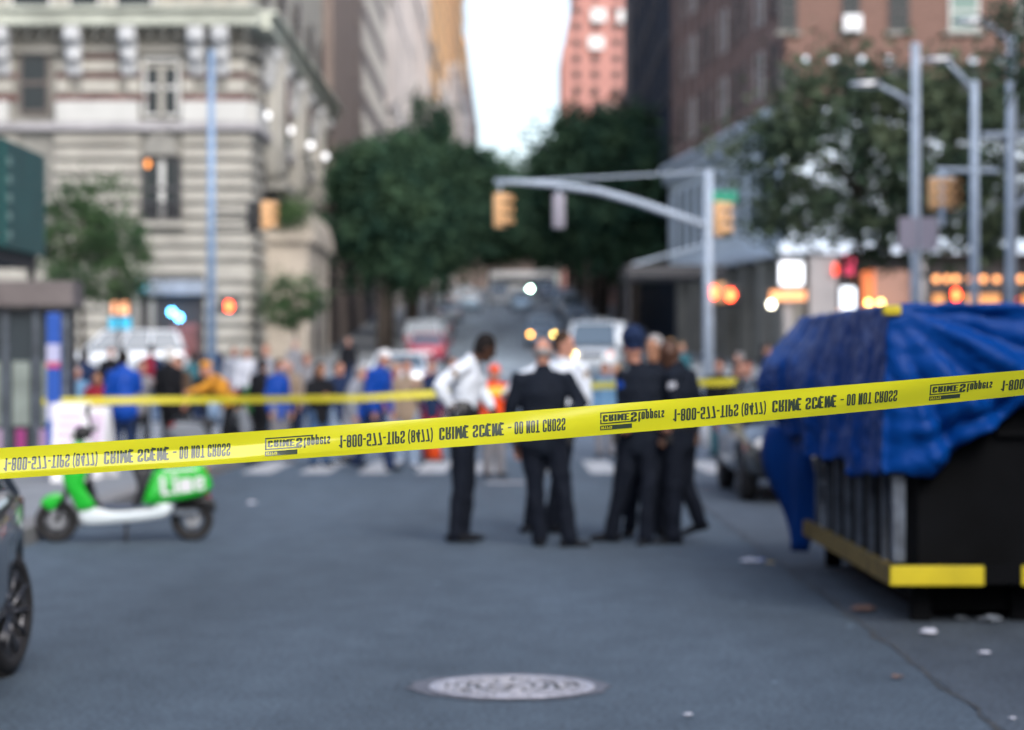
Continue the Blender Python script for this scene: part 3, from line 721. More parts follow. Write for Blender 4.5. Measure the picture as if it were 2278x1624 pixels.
def person(J, label, skin='fair', top='navy_uniform', bottom='navy_trousers', hair=('black', 'short'), cap=None, sleeve='long', hem=.0, shoes='black', vox=.011, group=None, belt=False,
           patch=None, mask=False, bag=None, glow=None, build=1.0, jacket_open=False):
    """J: joints in world space"""
    base = V((J['anL'].x + J['anR'].x) / 2, (J['anL'].y + J['anR'].y) / 2, J.get('ground', 0))
    root = empty('person', base, 0, label, 'person', group)
    J = {k: (v - base if isinstance(v, Vector) and k not in ('f', 'up', 'toeLd', 'toeRd') else v) for k, v in J.items()}
    f = J['f'].normalized(); up = J.get('up', V(0, 0, 1)).normalized(); hl = f.cross(up).normalized()
    hd = J['head']; nk = J['neck']; shm = (J['shL'] + J['shR']) / 2; hpm = (J['hipL'] + J['hipR']) / 2
    slat = (J['shR'] - J['shL']).normalized(); hlat = (J['hipR'] - J['hipL']).normalized(); S = build
    sw = (J['shR'] - J['shL']).length / 2
    waist = hpm.lerp(shm, .36) + V(0, 0, .0); chest = hpm.lerp(shm, .72)
    def torso(bm, g, low=0.0, flare=0):
        lo = hpm - (shm - hpm).normalized() * (.06 + low)
        tl = slat * .5 + hlat * .5
        loft(bm, [lo, hpm, waist, chest, shm - (shm - hpm).normalized() * .03, shm.lerp(nk, .6)],
             [((.155 + flare) * S + g, .105 * S + g), (.165 * S + g, .115 * S + g), (.148 * S + g, .11 * S + g), (.172 * S + g, .122 * S + g), (max(.13, sw * .72) * S + g, .095 * S + g), (.075 + g * .7, .065 + g * .7)], lat=tl, n=20)
    def arm(bm, s, g, e0=1.0):
        a, b, c = J['sh' + s], J['el' + s], J['wr' + s]
        inn = a.lerp(shm, .35)
        loft(bm, [inn, a, a.lerp(b, .45), b], [.062 + g, .060 * S + g, .051 * S + g, .042 * S + g], n=12)
        if e0 > 0: loft(bm, [b, b.lerp(c, .35), b.lerp(c, e0)], [.041 * S + g, .042 * S + g, (.030 if e0 < 1 else .027) + g * 1.1], n=12)
    def leg(bm, s, g, straight=False):
        a, b, c = J['hip' + s], J['kn' + s], J['an' + s]
        r = [.092, .080, .060, .060, .046, .040] if not straight else [.095, .080, .062, .058, .053, .052]
        loft(bm, [a, a.lerp(b, .45), b, b.lerp(c, .3), b.lerp(c, .75), c if not straight else c - V(0, 0, .015)], [x * S + g for x in r], n=14)
    def foot(bm, s, g):
        a = J['an' + s]; t = J['toe' + s + 'd'].normalized(); h = a - t * .055 + V(0, 0, -.055); 
        toe = a + t * .17 + V(0, 0, -.065)
        if 'toe' + s + 'z' in J: toe = a + t * .15 - V(0, 0, J['toe' + s + 'z'])
        loft(bm, [a + V(0, 0, .02), a - V(0, 0, .04)], [.042 + g, .045 + g], n=10)
        lt = t.cross(V(0, 0, 1)).normalized()
        loft(bm, [h, a.lerp(toe, .5) - V(0, 0, .022), toe], [(.034 + g, .034 + g), (.043 + g, .032 + g), (.036 + g, .024 + g)], lat=lt, n=12)
    # --- body
    bm = NB(); torso(bm, -.004)
    for s in 'LR': arm(bm, s, 0); leg(bm, s, -.006); foot(bm, s, -.008)
    loft(bm, [shm.lerp(nk, .4), nk, hd - up * .05 - f * .015], [.066, .058, .054], n=12)
    ball(bm, hd + up * .018 - f * .006, (.076, .096, .106), lat=hl, up=up)
    ball(bm, hd + f * .03 - up * .055, (.058, .060, .064), lat=hl, up=up); ball(bm, hd + f * .068 - up * .092, (.026, .022, .020), lat=hl, up=up)
    loft(bm, [hd + f * .090 + up * .015, hd + f * .112 - up * .022], [.009, .015], n=8); ball(bm, hd + f * .086 + up * .028, (.05, .014, .010), lat=hl, up=up)
    ball(bm, hd + f * .085 - up * .058, (.026, .014, .011), lat=hl, up=up)
    for s in (-1, 1): ball(bm, hd + hl * (s * .078) - f * .008 - up * .005, (.012, .022, .033), lat=hl, up=up, n=10)
    for s, sg in (('L', -1), ('R', 1)):
        fd = (J['wr' + s] - J['el' + s]).normalized(); hd_dir = J.get('hand' + s, fd)
        pn = J.get('palm' + s, slat * -sg * 1.0); hand(bm, J['wr' + s], hd_dir, pn, -sg if J.get('flip' + s) else sg)
    organic('body', bm, SK[skin], root, vox * .8)
    for s in (-1, 1):
        bm = NB(); ball(bm, hd + f * .084 + hl * (s * .032) + up * .012, (.013, .010, .009), lat=hl, up=up, n=8); obj('eye', bm, M['eye'], root, True)
    # --- clothes
    bm = NB(); torso(bm, .016, hem, .02 if hem else 0)
    for s in 'LR': arm(bm, s, .014, 1.0 if sleeve == 'long' else .0 if sleeve == 'short' else .5)
    if hem or jacket_open: loft(bm, [shm.lerp(nk, .7), shm.lerp(nk, .95)], [.075, .07], n=12)
    else: loft(bm, [shm.lerp(nk, .6), shm.lerp(nk, .92)], [.074, .066], n=12)
    organic('jacket' if hem else 'shirt', bm, CL[top], root, vox, disp=.04)
    bm = NB(); loft(bm, [hpm + (shm - hpm).normalized() * .10, hpm, hpm - V(0, 0, .08)], [(.152 * S, .118 * S), (.168 * S, .125 * S), (.15 * S, .11 * S)], lat=hlat, n=18)
    for s in 'LR': leg(bm, s, .012, True)
    organic('trousers', bm, CL[bottom], root, vox, disp=.034)
    for s in 'LR':
        bm = NB(); foot(bm, s, .004); a = J['an' + s]; t = J['toe' + s + 'd'].normalized()
        organic('shoe', bm, CL[shoes], root, .009)
    if belt:
        bm = NB(); c = hpm + (shm - hpm).normalized() * .06
        loft(bm, [c, c + (shm - hpm).normalized() * .05], [(.186 * S, .140 * S), (.184 * S, .138 * S)], lat=hlat, n=22)
        o = obj('duty_belt', bm, M['black'], root, True)
        for s in (-1, 1):
            bm = NB(); q = c + hlat * (s * .20 * S) - V(0, 0, .07); box(bm, q.x - .03, q.y - .045, q.z - .09, q.x + .03, q.y + .045, q.z + .10, bev=.012); obj('holster', bm, M['black'], root)
    if patch:
        for s, col in patch:
            q = J['sh' + s].lerp(J['el' + s], .32); o_ = (J['sh' + s] - shm).normalized()
            bm = NB(); d2 = V(o_.x * .6, -.8, 0).normalized(); ball(bm, q + d2 * .066, (.042, .012, .05), lat=d2.cross(V(0, 0, 1)), n=10); obj('shoulder_patch', bm, CL[col], root, True)
    if hair and not cap or (hair and hair[1] == 'long'):
        bm = NB(); st = hair[1]
        if st in ('short', 'long'):
            ball(bm, hd + up * .036 - f * .022, (.086, .096, .102), lat=hl, up=up); ball(bm, hd - f * .05 - up * .02, (.078, .060, .07), lat=hl, up=up)
        if st == 'fringe':   # balding: short ring of hair round the back and sides
            ball(bm, hd - f * .03 - up * .012, (.084, .082, .052), lat=hl, up=up)
        if st == 'long': loft(bm, [hd - f * .06 + up * .03, hd - f * .085 - up * .10, hd - f * .08 - up * .24], [(.085, .05), (.10, .045), (.07, .03)], lat=hl)
        organic('hair', bm, HAIR[hair[0]], root, .008)
    if cap:
        bm = NB(); c = hd + up * .075 - f * .005
        if cap[1] == 'peaked':
            loft(bm, [c - up * .035, c + up * .01, c + up * .035, c + up * .048], [(.090, .106), (.094, .110), (.120, .134), (.106, .12)], lat=hl, n=22)
            loft(bm, [c - up * .03 + f * .07, c - up * .055 + f * .145], [(.075, .006), (.05, .006)], lat=hl, n=12)
        else:
            ball(bm, c - up * .015, (.088, .105, .075), lat=hl, up=up)
            if cap[1] == 'ball': loft(bm, [c - up * .02 + f * .07, c - up * .035 + f * .16], [(.07, .006), (.05, .005)], lat=hl, n=12)
        organic('cap', bm, CL[cap[0]], root, .008)
    if mask:
        bm = NB(); ball(bm, hd + f * .07 - up * .055, (.058, .045, .045), lat=hl, up=up); obj('face_mask', bm, CL['sky'], root, True)
    if bag:
        bm = NB(); bd = f.copy(); bd.z = 0; bd.normalize(); c = chest - bd * .19
        lt = bd.cross(V(0, 0, 1)); loft(bm, [c - V(0, 0, .2), c, c + V(0, 0, .18)], [(.13, .075), (.15, .09), (.12, .06)], lat=lt, n=14); obj('backpack', bm, CL[bag], root, True)
    return root

# ---- the officers, joints read off the photograph at their real distance
def OJ(d, **k):
    out = {}
    for n, v in k.items():
        if isinstance(v, Vector) or not isinstance(v, tuple): out[n] = v
        else: out[n] = P(v[0], v[1], d + (v[2] if len(v) > 2 else 0))
    out['ground'] = 0
    return out
GO = 'uniformed officers talking in the road'
A_ = OJ(21.7, head=(1080, 775), neck=(1052, 800), shL=(1030, 818, -.17), shR=(1052, 806, .17), elL=(975, 862, -.25), elR=(1072, 868, .24), wrL=(1008, 912, -.22), wrR=(1092, 905, .10),
        hipL=(1024, 935, -.09), hipR=(1034, 935, .09), knL=(1024, 1075, -.10), knR=(1040, 1072, .10), anL=(1012, 1183, -.11), anR=(1030, 1181, .10),
        f=V(.80, .35, -.50), up=V(.42, 0, .9), toeLd=V(1, -.05, 0), toeRd=V(1, .15, 0), handL=V(.7, .3, -.5), palmL=V(.3, .8, 0), palmR=V(0, -.3, 1))
person(A_, 'officer in white shirt leaning forward, leftmost of the group of officers', 'dark', 'white_shirt', 'navy_trousers', ('black', 'short'), vox=.009, group=GO, belt=True, patch=[('L', 'khaki')], build=1.04)
B_ = OJ(21.3, head=(1208, 784), neck=(1207, 818), shL=(1158, 842, 0), shR=(1258, 842, 0), elL=(1134, 915, .02), elR=(1292, 897, -.06), wrL=(1147, 985, .10), wrR=(1250, 940, -.24),
        hipL=(1185, 965), hipR=(1232, 965), knL=(1190, 1083, .02), knR=(1252, 1083, -.03), anL=(1201, 1195, .05), anR=(1266, 1196, -.05),
        f=V(.10, 1, -.35), up=V(0, .2, 1), toeLd=V(-.15, .9, 0), toeRd=V(1, .15, 0), palmL=V(1, 0, 0), handR=V(-.6, .6, -.2), palmR=V(0, .7, -.5))
person(B_, 'bald officer in dark jacket seen from behind, between the two in white shirts', 'fair', 'navy_uniform', 'navy_trousers', ('grey', 'fringe'), vox=.009, group=GO, hem=.04, belt=True, build=1.18)
C_ = OJ(22.9, head=(1256, 768), neck=(1252, 800), shL=(1212, 820, .05), shR=(1292, 818, 0), elL=(1160, 842, -.05), elR=(1303, 870, -.05), wrL=(1124, 880, .0), wrR=(1300, 928, .0),
        hipL=(1222, 935), hipR=(1260, 935), knL=(1196, 1050, -.05), knR=(1244, 1052), anL=(1180, 1162, 0), anR=(1226, 1164, .05),
        f=V(.85, -.35, -.25), toeLd=V(-.4, -.8, 0), toeRd=V(.7, -.6, 0), handL=V(-.3, 0, -.9), palmL=V(1, 0, 0), palmR=V(-1, 0, 0))
person(C_, 'officer in white shirt with an outstretched arm, behind the bald one in dark jacket', 'fair', 'white_shirt', 'navy_trousers', ('brown', 'short'), vox=.009, group=GO, patch=[('R', 'khaki')], build=1.08, belt=True)
D_ = OJ(21.7, head=(1408, 778), neck=(1412, 810), shL=(1390, 834, .0), shR=(1470, 834, 0), elL=(1384, 905, .0), elR=(1487, 900, -.05), wrL=(1394, 962, -.14), wrR=(1482, 960, -.20),
        hipL=(1402, 962), hipR=(1452, 962), knL=(1384, 1080, .02), knR=(1444, 1082, -.10), anL=(1360, 1182, .10), anR=(1436, 1194, -.12),
        f=V(-.45, .8, -.30), toeLd=V(-1, .1, 0), toeRd=V(-.35, -.9, 0), handL=V(.35, -.3, -.8), handR=V(-.3, -.3, -.8), palmL=V(0, 1, 0), palmR=V(0, 1, 0))
person(D_, 'officer in dark uniform and peaked cap with hands at the back of the hips', 'fair', 'navy_uniform', 'navy_trousers', None, cap=('navy', 'peaked'), vox=.009, group=GO, hem=.06, belt=True, patch=[('L', 'royal')], build=1.15)
E_ = OJ(21.7, head=(1489, 788), neck=(1507, 814), shL=(1496, 836, -.15), shR=(1530, 836, .14), elL=(1506, 905, -.2), elR=(1552, 900, .12), wrL=(1484, 958, -.2), wrR=(1549, 958, .05),
        hipL=(1502, 960, -.08), hipR=(1524, 960, .09), knL=(1499, 1082, -.10), knR=(1524, 1074, .12), anL=(1499, 1192, -.1), anR=(1556, 1156, .14), toeRz=.13,
        f=V(-.85, .1, -.45), up=V(-.3, 0, .95), toeLd=V(-1, 0, 0), toeRd=V(-.7, 0, 0), palmL=V(0, 1, 0), palmR=V(0, -1, 0))
person(E_, 'bald officer in dark uniform stepping with one heel raised, rightmost of the group', 'dark', 'navy_uniform', 'navy_trousers', None, vox=.009, group=GO, hem=.05, belt=True, patch=[('L', 'white')], build=1.14)
F_ = OJ(22.5, head=(1455, 776), neck=(1456, 806), shL=(1422, 826), shR=(1492, 826), elL=(1415, 890), elR=(1498, 890), wrL=(1420, 945, -.1), wrR=(1495, 945, -.1),
        hipL=(1438, 945), hipR=(1478, 945), knL=(1412, 1060), knR=(1474, 1060), anL=(1400, 1172), anR=(1470, 1172),
        f=V(-.5, -.8, -.2), toeLd=V(-.3, -.9, 0), toeRd=V(.3, -.9, 0))
person(F_, 'grey haired officer mostly hidden between the capped officer and the rightmost one', 'tan', 'navy_uniform', 'navy_trousers', ('grey', 'short'), vox=.011, group=GO, hem=.05)

# ---- bystanders
def stand(X, d, H=1.72, yaw=0, stride=0, arms=('down', 'down'), lean=0, look=0, dx=0, armdir=0):
    """a standing or walking figure; yaw 0 faces the camera, 180 shows its back, 90 faces right"""
    x = (X - 1139) / FX * d; g = gz(d) + (.14 if (abs(x) > 5.6 and (d < 41 or d > 95)) or (x < -4.3 and d < 41) else 0)
    s = H / 1.75; a = R(yaw); fw = V(math.sin(a), -math.cos(a), 0); rt = fw.cross(V(0, 0, 1)).normalized()
    o = V(x, d, g)
    def p(r, f_, z): return o + rt * (r * s) + fw * (f_ * s) + V(0, 0, z * s)
    ln = math.sin(R(lean)); cz = lambda z, k: z - (1 - math.cos(R(lean))) * k
    J = dict(hipL=p(-.09, -lean * .003, .92), hipR=p(.09, -lean * .003, .92), knL=p(-.10, stride * .45 + .02, .50), knR=p(.10, -stride * .2 + .02, .50), anL=p(-.11, stride, .09), anR=p(.11, -stride, .09 + (.06 if stride else 0)),
             shL=p(-.185, ln * .5, cz(1.42, .5)), shR=p(.185, ln * .5, cz(1.42, .5)), neck=p(0, ln * .6 + .01, cz(1.50, .6)), head=p(0, ln * .72 + .04, cz(1.635, .72)))
    for S_, sg, m in (('L', -1, arms[0]), ('R', 1, arms[1])):
        sh = J['sh' + S_]
        if m == 'down': e = sh + rt * (sg * .06 * s) + V(0, 0, -.30 * s) - fw * .02; w = e + fw * (.07 * s) + V(0, 0, -.25 * s)
        elif m == 'phone': e = sh + rt * (sg * .05) + V(0, 0, -.27 * s) + fw * .10; w = e + fw * .16 + V(0, 0, .16) - rt * (sg * .08)
        elif m == 'hip': e = sh + rt * (sg * .20) + V(0, 0, -.24 * s) - fw * .05; w = e - rt * (sg * .16) + V(0, 0, -.20) + fw * .08
        elif m == 'reach': e = sh + fw * .24 + V(0, 0, -.14); w = e + fw * .23 + V(0, 0, -.08)
        elif m == 'up': e = sh + rt * (sg * .12) + V(0, 0, -.05) + fw * .22; w = e + V(0, 0, .22) - rt * (sg * .08)
        elif m == 'fold': e = sh + rt * (sg * .07) + V(0, 0, -.26) + fw * .06; w = e + fw * .15 - rt * (sg * .18) + V(0, 0, .03)
        J['el' + S_] = e; J['wr' + S_] = w
    b = R(yaw + look); J['f'] = V(math.sin(b), -math.cos(b), -.12 - ln * .5); J['up'] = V(0, 0, 1); t = V(fw.x, fw.y, 0)
    J['toeLd'] = (t + rt * -.15).normalized(); J['toeRd'] = (t + rt * .15).normalized(); J['ground'] = g
    return J
GB = 'bystanders beyond the far tape'
def by(X, d, label, H=1.72, yaw=0, stride=0, arms=('down', 'down'), lean=0, look=0, group=GB, **k):
    k.setdefault('vox', .017); k.setdefault('hem', .06)
    return person(stand(X, d, H, yaw, stride, arms, lean, look), label, group=group, **k)
by(830, 36.5, 'man in royal blue jacket and white cap, walking past the far tape', 1.84, 60, .22, ('down', 'down'), 12, top='royal', bottom='navy', cap=('white_cap', 'ball'), hair=None, vox=.013, build=1.3)
by(275, 36, 'person in bright blue jacket with back turned, beside the white signboards', 1.66, 195, .05, ('down', 'fold'), 6, top='royal', bottom='navy', hair=('black', 'short'), vox=.014, build=1.15, skin='brown')
by(376, 39, 'grey haired person in black coat left of the far pole', 1.70, 150, .08, top='black', bottom='black', hair=('white', 'short'))
by(336, 56, 'person in navy with a dark red backpack against the white car', 1.80, 170, top='navy', bottom='jeans', bag='red', build=1.1)
by(506, 41, 'person in orange yellow jacket bending beside the left pole', 1.74, -70, .1, ('reach', 'fold'), 28, top='orange', bottom='black', cap=('orange', 'beanie'), hair=None, build=1.15)
by(549, 54, 'person in white shirt and open dark coat under the green tree', 1.76, 5, top='white', bottom='black', hair=('brown', 'short'))
by(520, 58, 'person in pale lilac top behind the orange jacket', 1.72, 20, top='light_grey', bottom='red', hair=('brown', 'short'))
by(592, 52, 'tall person in pale grey hooded top right of the white shirt', 1.85, -10, top='light_grey', bottom='jeans', hair=('red', 'short'), build=1.1)
by(566, 50, 'child in bright green jacket near the left pole', 1.25, 0, top='green', bottom='black', hair=('black', 'short'))
by(619, 40, 'person in blue top wearing a pale blue face mask', 1.68, 50, .08, top='royal', bottom='grey', mask=True, hair=('brown', 'short'), build=.85)
by(711, 38, 'dark haired woman in black top left of the navy jacket', 1.62, 30, .0, ('fold', 'fold'), top='black', bottom='jeans', hair=('black', 'long'), skin='tan')
by(751, 39.5, 'person in navy jacket beside the dark haired woman', 1.64, 40, top='navy', bottom='light_jeans', hair=('brown', 'short'))
by(776, 39.6, 'person in pale grey top leaning just left of the royal blue jacket', 1.60, 75, .05, ('down', 'down'), 16, top='light_grey', bottom='light_grey', hair=('grey', 'short'))
by(904, 38, 'person in khaki jacket and light jeans facing the camera', 1.66, 10, .05, ('phone', 'down'), top='khaki', bottom='light_jeans', shoes='white', hair=('brown', 'short'), build=1.12)
by(880, 43, 'person in pink top partly behind the royal blue jacket', 1.62, 15, top='pink', bottom='light_jeans', hair=('blond', 'long'))
by(960, 41.5, 'person in blue top and red trousers behind the leaning officer', 1.66, 5, top='navy', bottom='red', hair=('black', 'short'))
by(1098, 34.5, 'worker in orange red vest between the two officers in white shirts', 1.58, 20, .0, ('phone', 'phone'), top='vest', bottom='grey', hair=None, cap=('vest', 'beanie'), build=1.2)
by(1346, 42, 'person in light blue top seen between the officers', 1.62, 0, top='sky', bottom='grey', hair=('brown', 'short'))
by(1372, 44, 'person with light hair right of the light blue top', 1.60, -30, top='light_grey', bottom='jeans', hair=('blond', 'short'))
by(1601, 42, 'person in dark coat and jeans standing at the mast pole', 1.68, -20, top='black', bottom='teal', hair=('brown', 'short'))
by(1648, 47, 'person in black coat behind the dark car', 1.78, -60, top='black', bottom='grey', hair=('grey', 'short'))
by(1664, 40.5, 'person in white shorts near the blue tarpaulin', 1.62, -20, .1, ('phone', 'down'), top='grey', bottom='white', hair=('red', 'short'))
by(1515, 62, 'person in teal coat on the far side of the avenue', 1.74, 20, top='teal', bottom='brown', hair=('blond', 'long'))
by(1492, 66, 'person in navy coat with blond hair by the dark canopy', 1.80, -10, top='navy', bottom='black', hair=('blond', 'short'))
by(1700, 60, 'dark dressed person walking before the lit shops', 1.75, 80, .2, top='black', bottom='jeans', hair=('black', 'short'))
by(216, 42, 'person in red top with dark hair behind the signboards', 1.45, 10, top='red', bottom='black', hair=('brown', 'short'), skin='tan')
by(170, 43, 'person in white and sky blue behind the left signboard', 1.55, 10, top='sky', bottom='white', hair=('grey', 'short'))
by(152, 47, 'person in pale lilac shirt by the blue totem', 1.70, 40, top='light_grey', bottom='black', hair=('red', 'short'))
by(430, 50, 'person in teal jacket right of the white car', 1.74, 200, top='teal', bottom='black', hair=('black', 'short'))
by(655, 70, 'pedestrian in grey on the far left corner', 1.72, 30, .15, top='grey', bottom='black', hair=('grey', 'short'))
by(775, 75, 'pedestrian in dark clothes on the left pavement', 1.72, 0, .1, top='black', bottom='navy', hair=('brown', 'short'))
for X, d, H, yaw, top, bot, hr, arms, lab in (
    (312, 44, 1.66, 30, 'grey', 'black', 'black', ('phone', 'down'), 'person in grey top between the bright blue jacket and the black coat'),
    (404, 46, 1.74, -40, 'brown', 'black', 'brown', ('down', 'fold'), 'person in brown coat just right of the grey haired one'),
    (446, 45, 1.60, 60, 'black', 'navy', 'black', ('fold', 'fold'), 'short person in black left of the orange yellow jacket'),
    (474, 62, 1.78, 10, 'navy', 'black', 'brown', ('down', 'down'), 'person in navy far behind the left pole'),
    (580, 45, 1.70, 150, 'black', 'black', 'black', ('down', 'phone'), 'person in black with back turned, right of the green child'),
    (645, 46, 1.66, -20, 'khaki', 'black', 'grey', ('down', 'down'), 'person in khaki right of the one with a face mask'),
    (680, 48, 1.74, 20, 'grey', 'navy', 'brown', ('phone', 'down'), 'person in dark grey left of the dark haired woman'),
    (190, 52, 1.72, 190, 'navy', 'black', 'black', ('down', 'down'), 'person in navy behind the wide signboard, back turned'),
    (245, 55, 1.76, 20, 'black', 'black', 'brown', ('hip', 'down'), 'person in black before the white vehicle at the left'),
    (1636, 43, 1.62, 40, 'brown', 'jeans', 'brown', ('down', 'fold'), 'person in brown between the mast pole and the dark car')):
    by(X, d, lab, H, yaw, .06, arms, 3, top=top, bottom=bot, hair=(hr, 'short'), vox=.02)
by(1006, 48, 'person with brown hair seen over the shoulder of the leaning officer', 1.66, 20, top='brown', bottom='black', hair=('brown', 'short'))
# ------------------------------------------------------------ the near tape
def lag(xs, ys, x):
    s = 0
    for i in range(len(xs)):
        t = ys[i]
        for j in range(len(xs)):
            if i != j: t *= (x - xs[j]) / (xs[i] - xs[j])
        s += t
    return s
def ss(a, b, x):
    t = max(0, min(1, (x - a) / (b - a))); return t * t * (3 - 2 * t)
XS = (0, 798, 1595, 2278)
def tape_pt(X, v, lift=0):
    """X along the tape, v from 0 (top edge) to 1 (bottom edge)"""
    d = 5.97 + .22 * X / 2278
    yt = lag(XS, (996.5, 942.5, 880, 823), X); yb = lag(XS, (1065.5, 1010.5, 946, 879.5), X)
    t = P(X, yt, d); b = P(X, yb, d); h = (t - b).length
    miss = math.sqrt(max(0, .0766 ** 2 - h * h))
    t.y -= miss * .5; b.y += miss * .5
    p = t.lerp(b, v)
    # soft crease: the lower middle of the left half leans back and catches the sky
    fade = 1 - ss(500, 1300, X); fade *= .75 + .25 * math.sin(X / 170)
    prof = ss(.38 + .05 * math.sin(X / 260), .48, v) * .62 - (v - .5) * .35
    c2 = math.sin(v * math.pi)
    p.y -= .0125 * fade * (ss(.34, .40, v) * .0 + max(0, min(1, (v - .38 - .04 * math.sin(X / 300)) / .42)))
    p.y += -.003 * c2 * (1 - fade) + .0012 * math.sin(X / 90 + v * 5)
    p.y -= lift
    return p
M['tape'] = mat('yellow_barrier_tape', (.86, .84, .012), .33, spec=.5)
n = M['tape'].node_tree.nodes; l = M['tape'].node_tree.links
tr = n.new('ShaderNodeBsdfTranslucent'); tr.inputs[0].default_value = (.95, .97, .03, 1); mx = n.new('ShaderNodeMixShader'); mx.inputs[0].default_value = .3
l.new(n['Principled BSDF'].outputs[0], mx.inputs[1]); l.new(tr.outputs[0], mx.inputs[2]); l.new(mx.outputs[0], n['Material Output'].inputs[0])
M['ink'] = mat('black_tape_ink', (.035, .055, .03), .3, spec=.5)
for k_ in ('tape', 'ink'):
    b_ = M[k_].node_tree.nodes['Principled BSDF']; b_.inputs['Coat Weight'].default_value = 1; b_.inputs['Coat IOR'].default_value = 1.6; b_.inputs['Coat Roughness'].default_value = .12
bm = NB(); rows = []
for i in range(-30, 271):
    X = i * 2278 / 240; rows.append([bm.verts.new(tape_pt(X, j / 24)) for j in range(25)])
for a, b in zip(rows, rows[1:]):
    for j in range(24): bm.faces.new((a[j], b[j], b[j + 1], a[j + 1]))
tape = obj('barrier_tape', bm, M['tape'], smooth=True)
tag(tape, 'sharp yellow crime scene tape stretched across the near foreground', 'barrier tape')
# condensed bold lettering drawn as mitred strokes
def strip(pts, t, closed=False):
    pts = [Vector((p[0], p[1])) for p in pts]; n = len(pts); out = []
    for i in range(n):
        a = pts[(i - 1) % n] if (closed or i > 0) else None; b = pts[(i + 1) % n] if (closed or i < n - 1) else None
        d1 = (pts[i] - a).normalized() if a else None; d2 = (b - pts[i]).normalized() if b else None
        if d1 is None: d1 = d2
        if d2 is None: d2 = d1
        n1 = Vector((-d1.y, d1.x)); n2 = Vector((-d2.y, d2.x)); m = (n1 + n2)
        m = m.normalized() if m.length > 1e-6 else n1
        k = t / 2 / max(.45, m.dot(n1)); out.append((pts[i] + m * k, pts[i] - m * k))
    q = []
    for i in range(n if closed else n - 1):
        a, b = out[i], out[(i + 1) % n]; q.append((a[0], a[1], b[1], b[0]))
    return q
def rnd_path(pts, r, closed=False):
    pts = [Vector(p) for p in pts]; n = len(pts); out = []
    for i in range(n):
        if not closed and i in (0, n - 1): out.append(pts[i]); continue
        a, p, b = pts[i - 1], pts[i], pts[(i + 1) % n]
        rr = min(r, (a - p).length * .49, (b - p).length * .49); s = p + (a - p).normalized() * rr; e = p + (b - p).normalized() * rr
        for k in range(6):
            t = k / 5; out.append(s * (1 - t) ** 2 + p * 2 * t * (1 - t) + e * t * t)
    return out
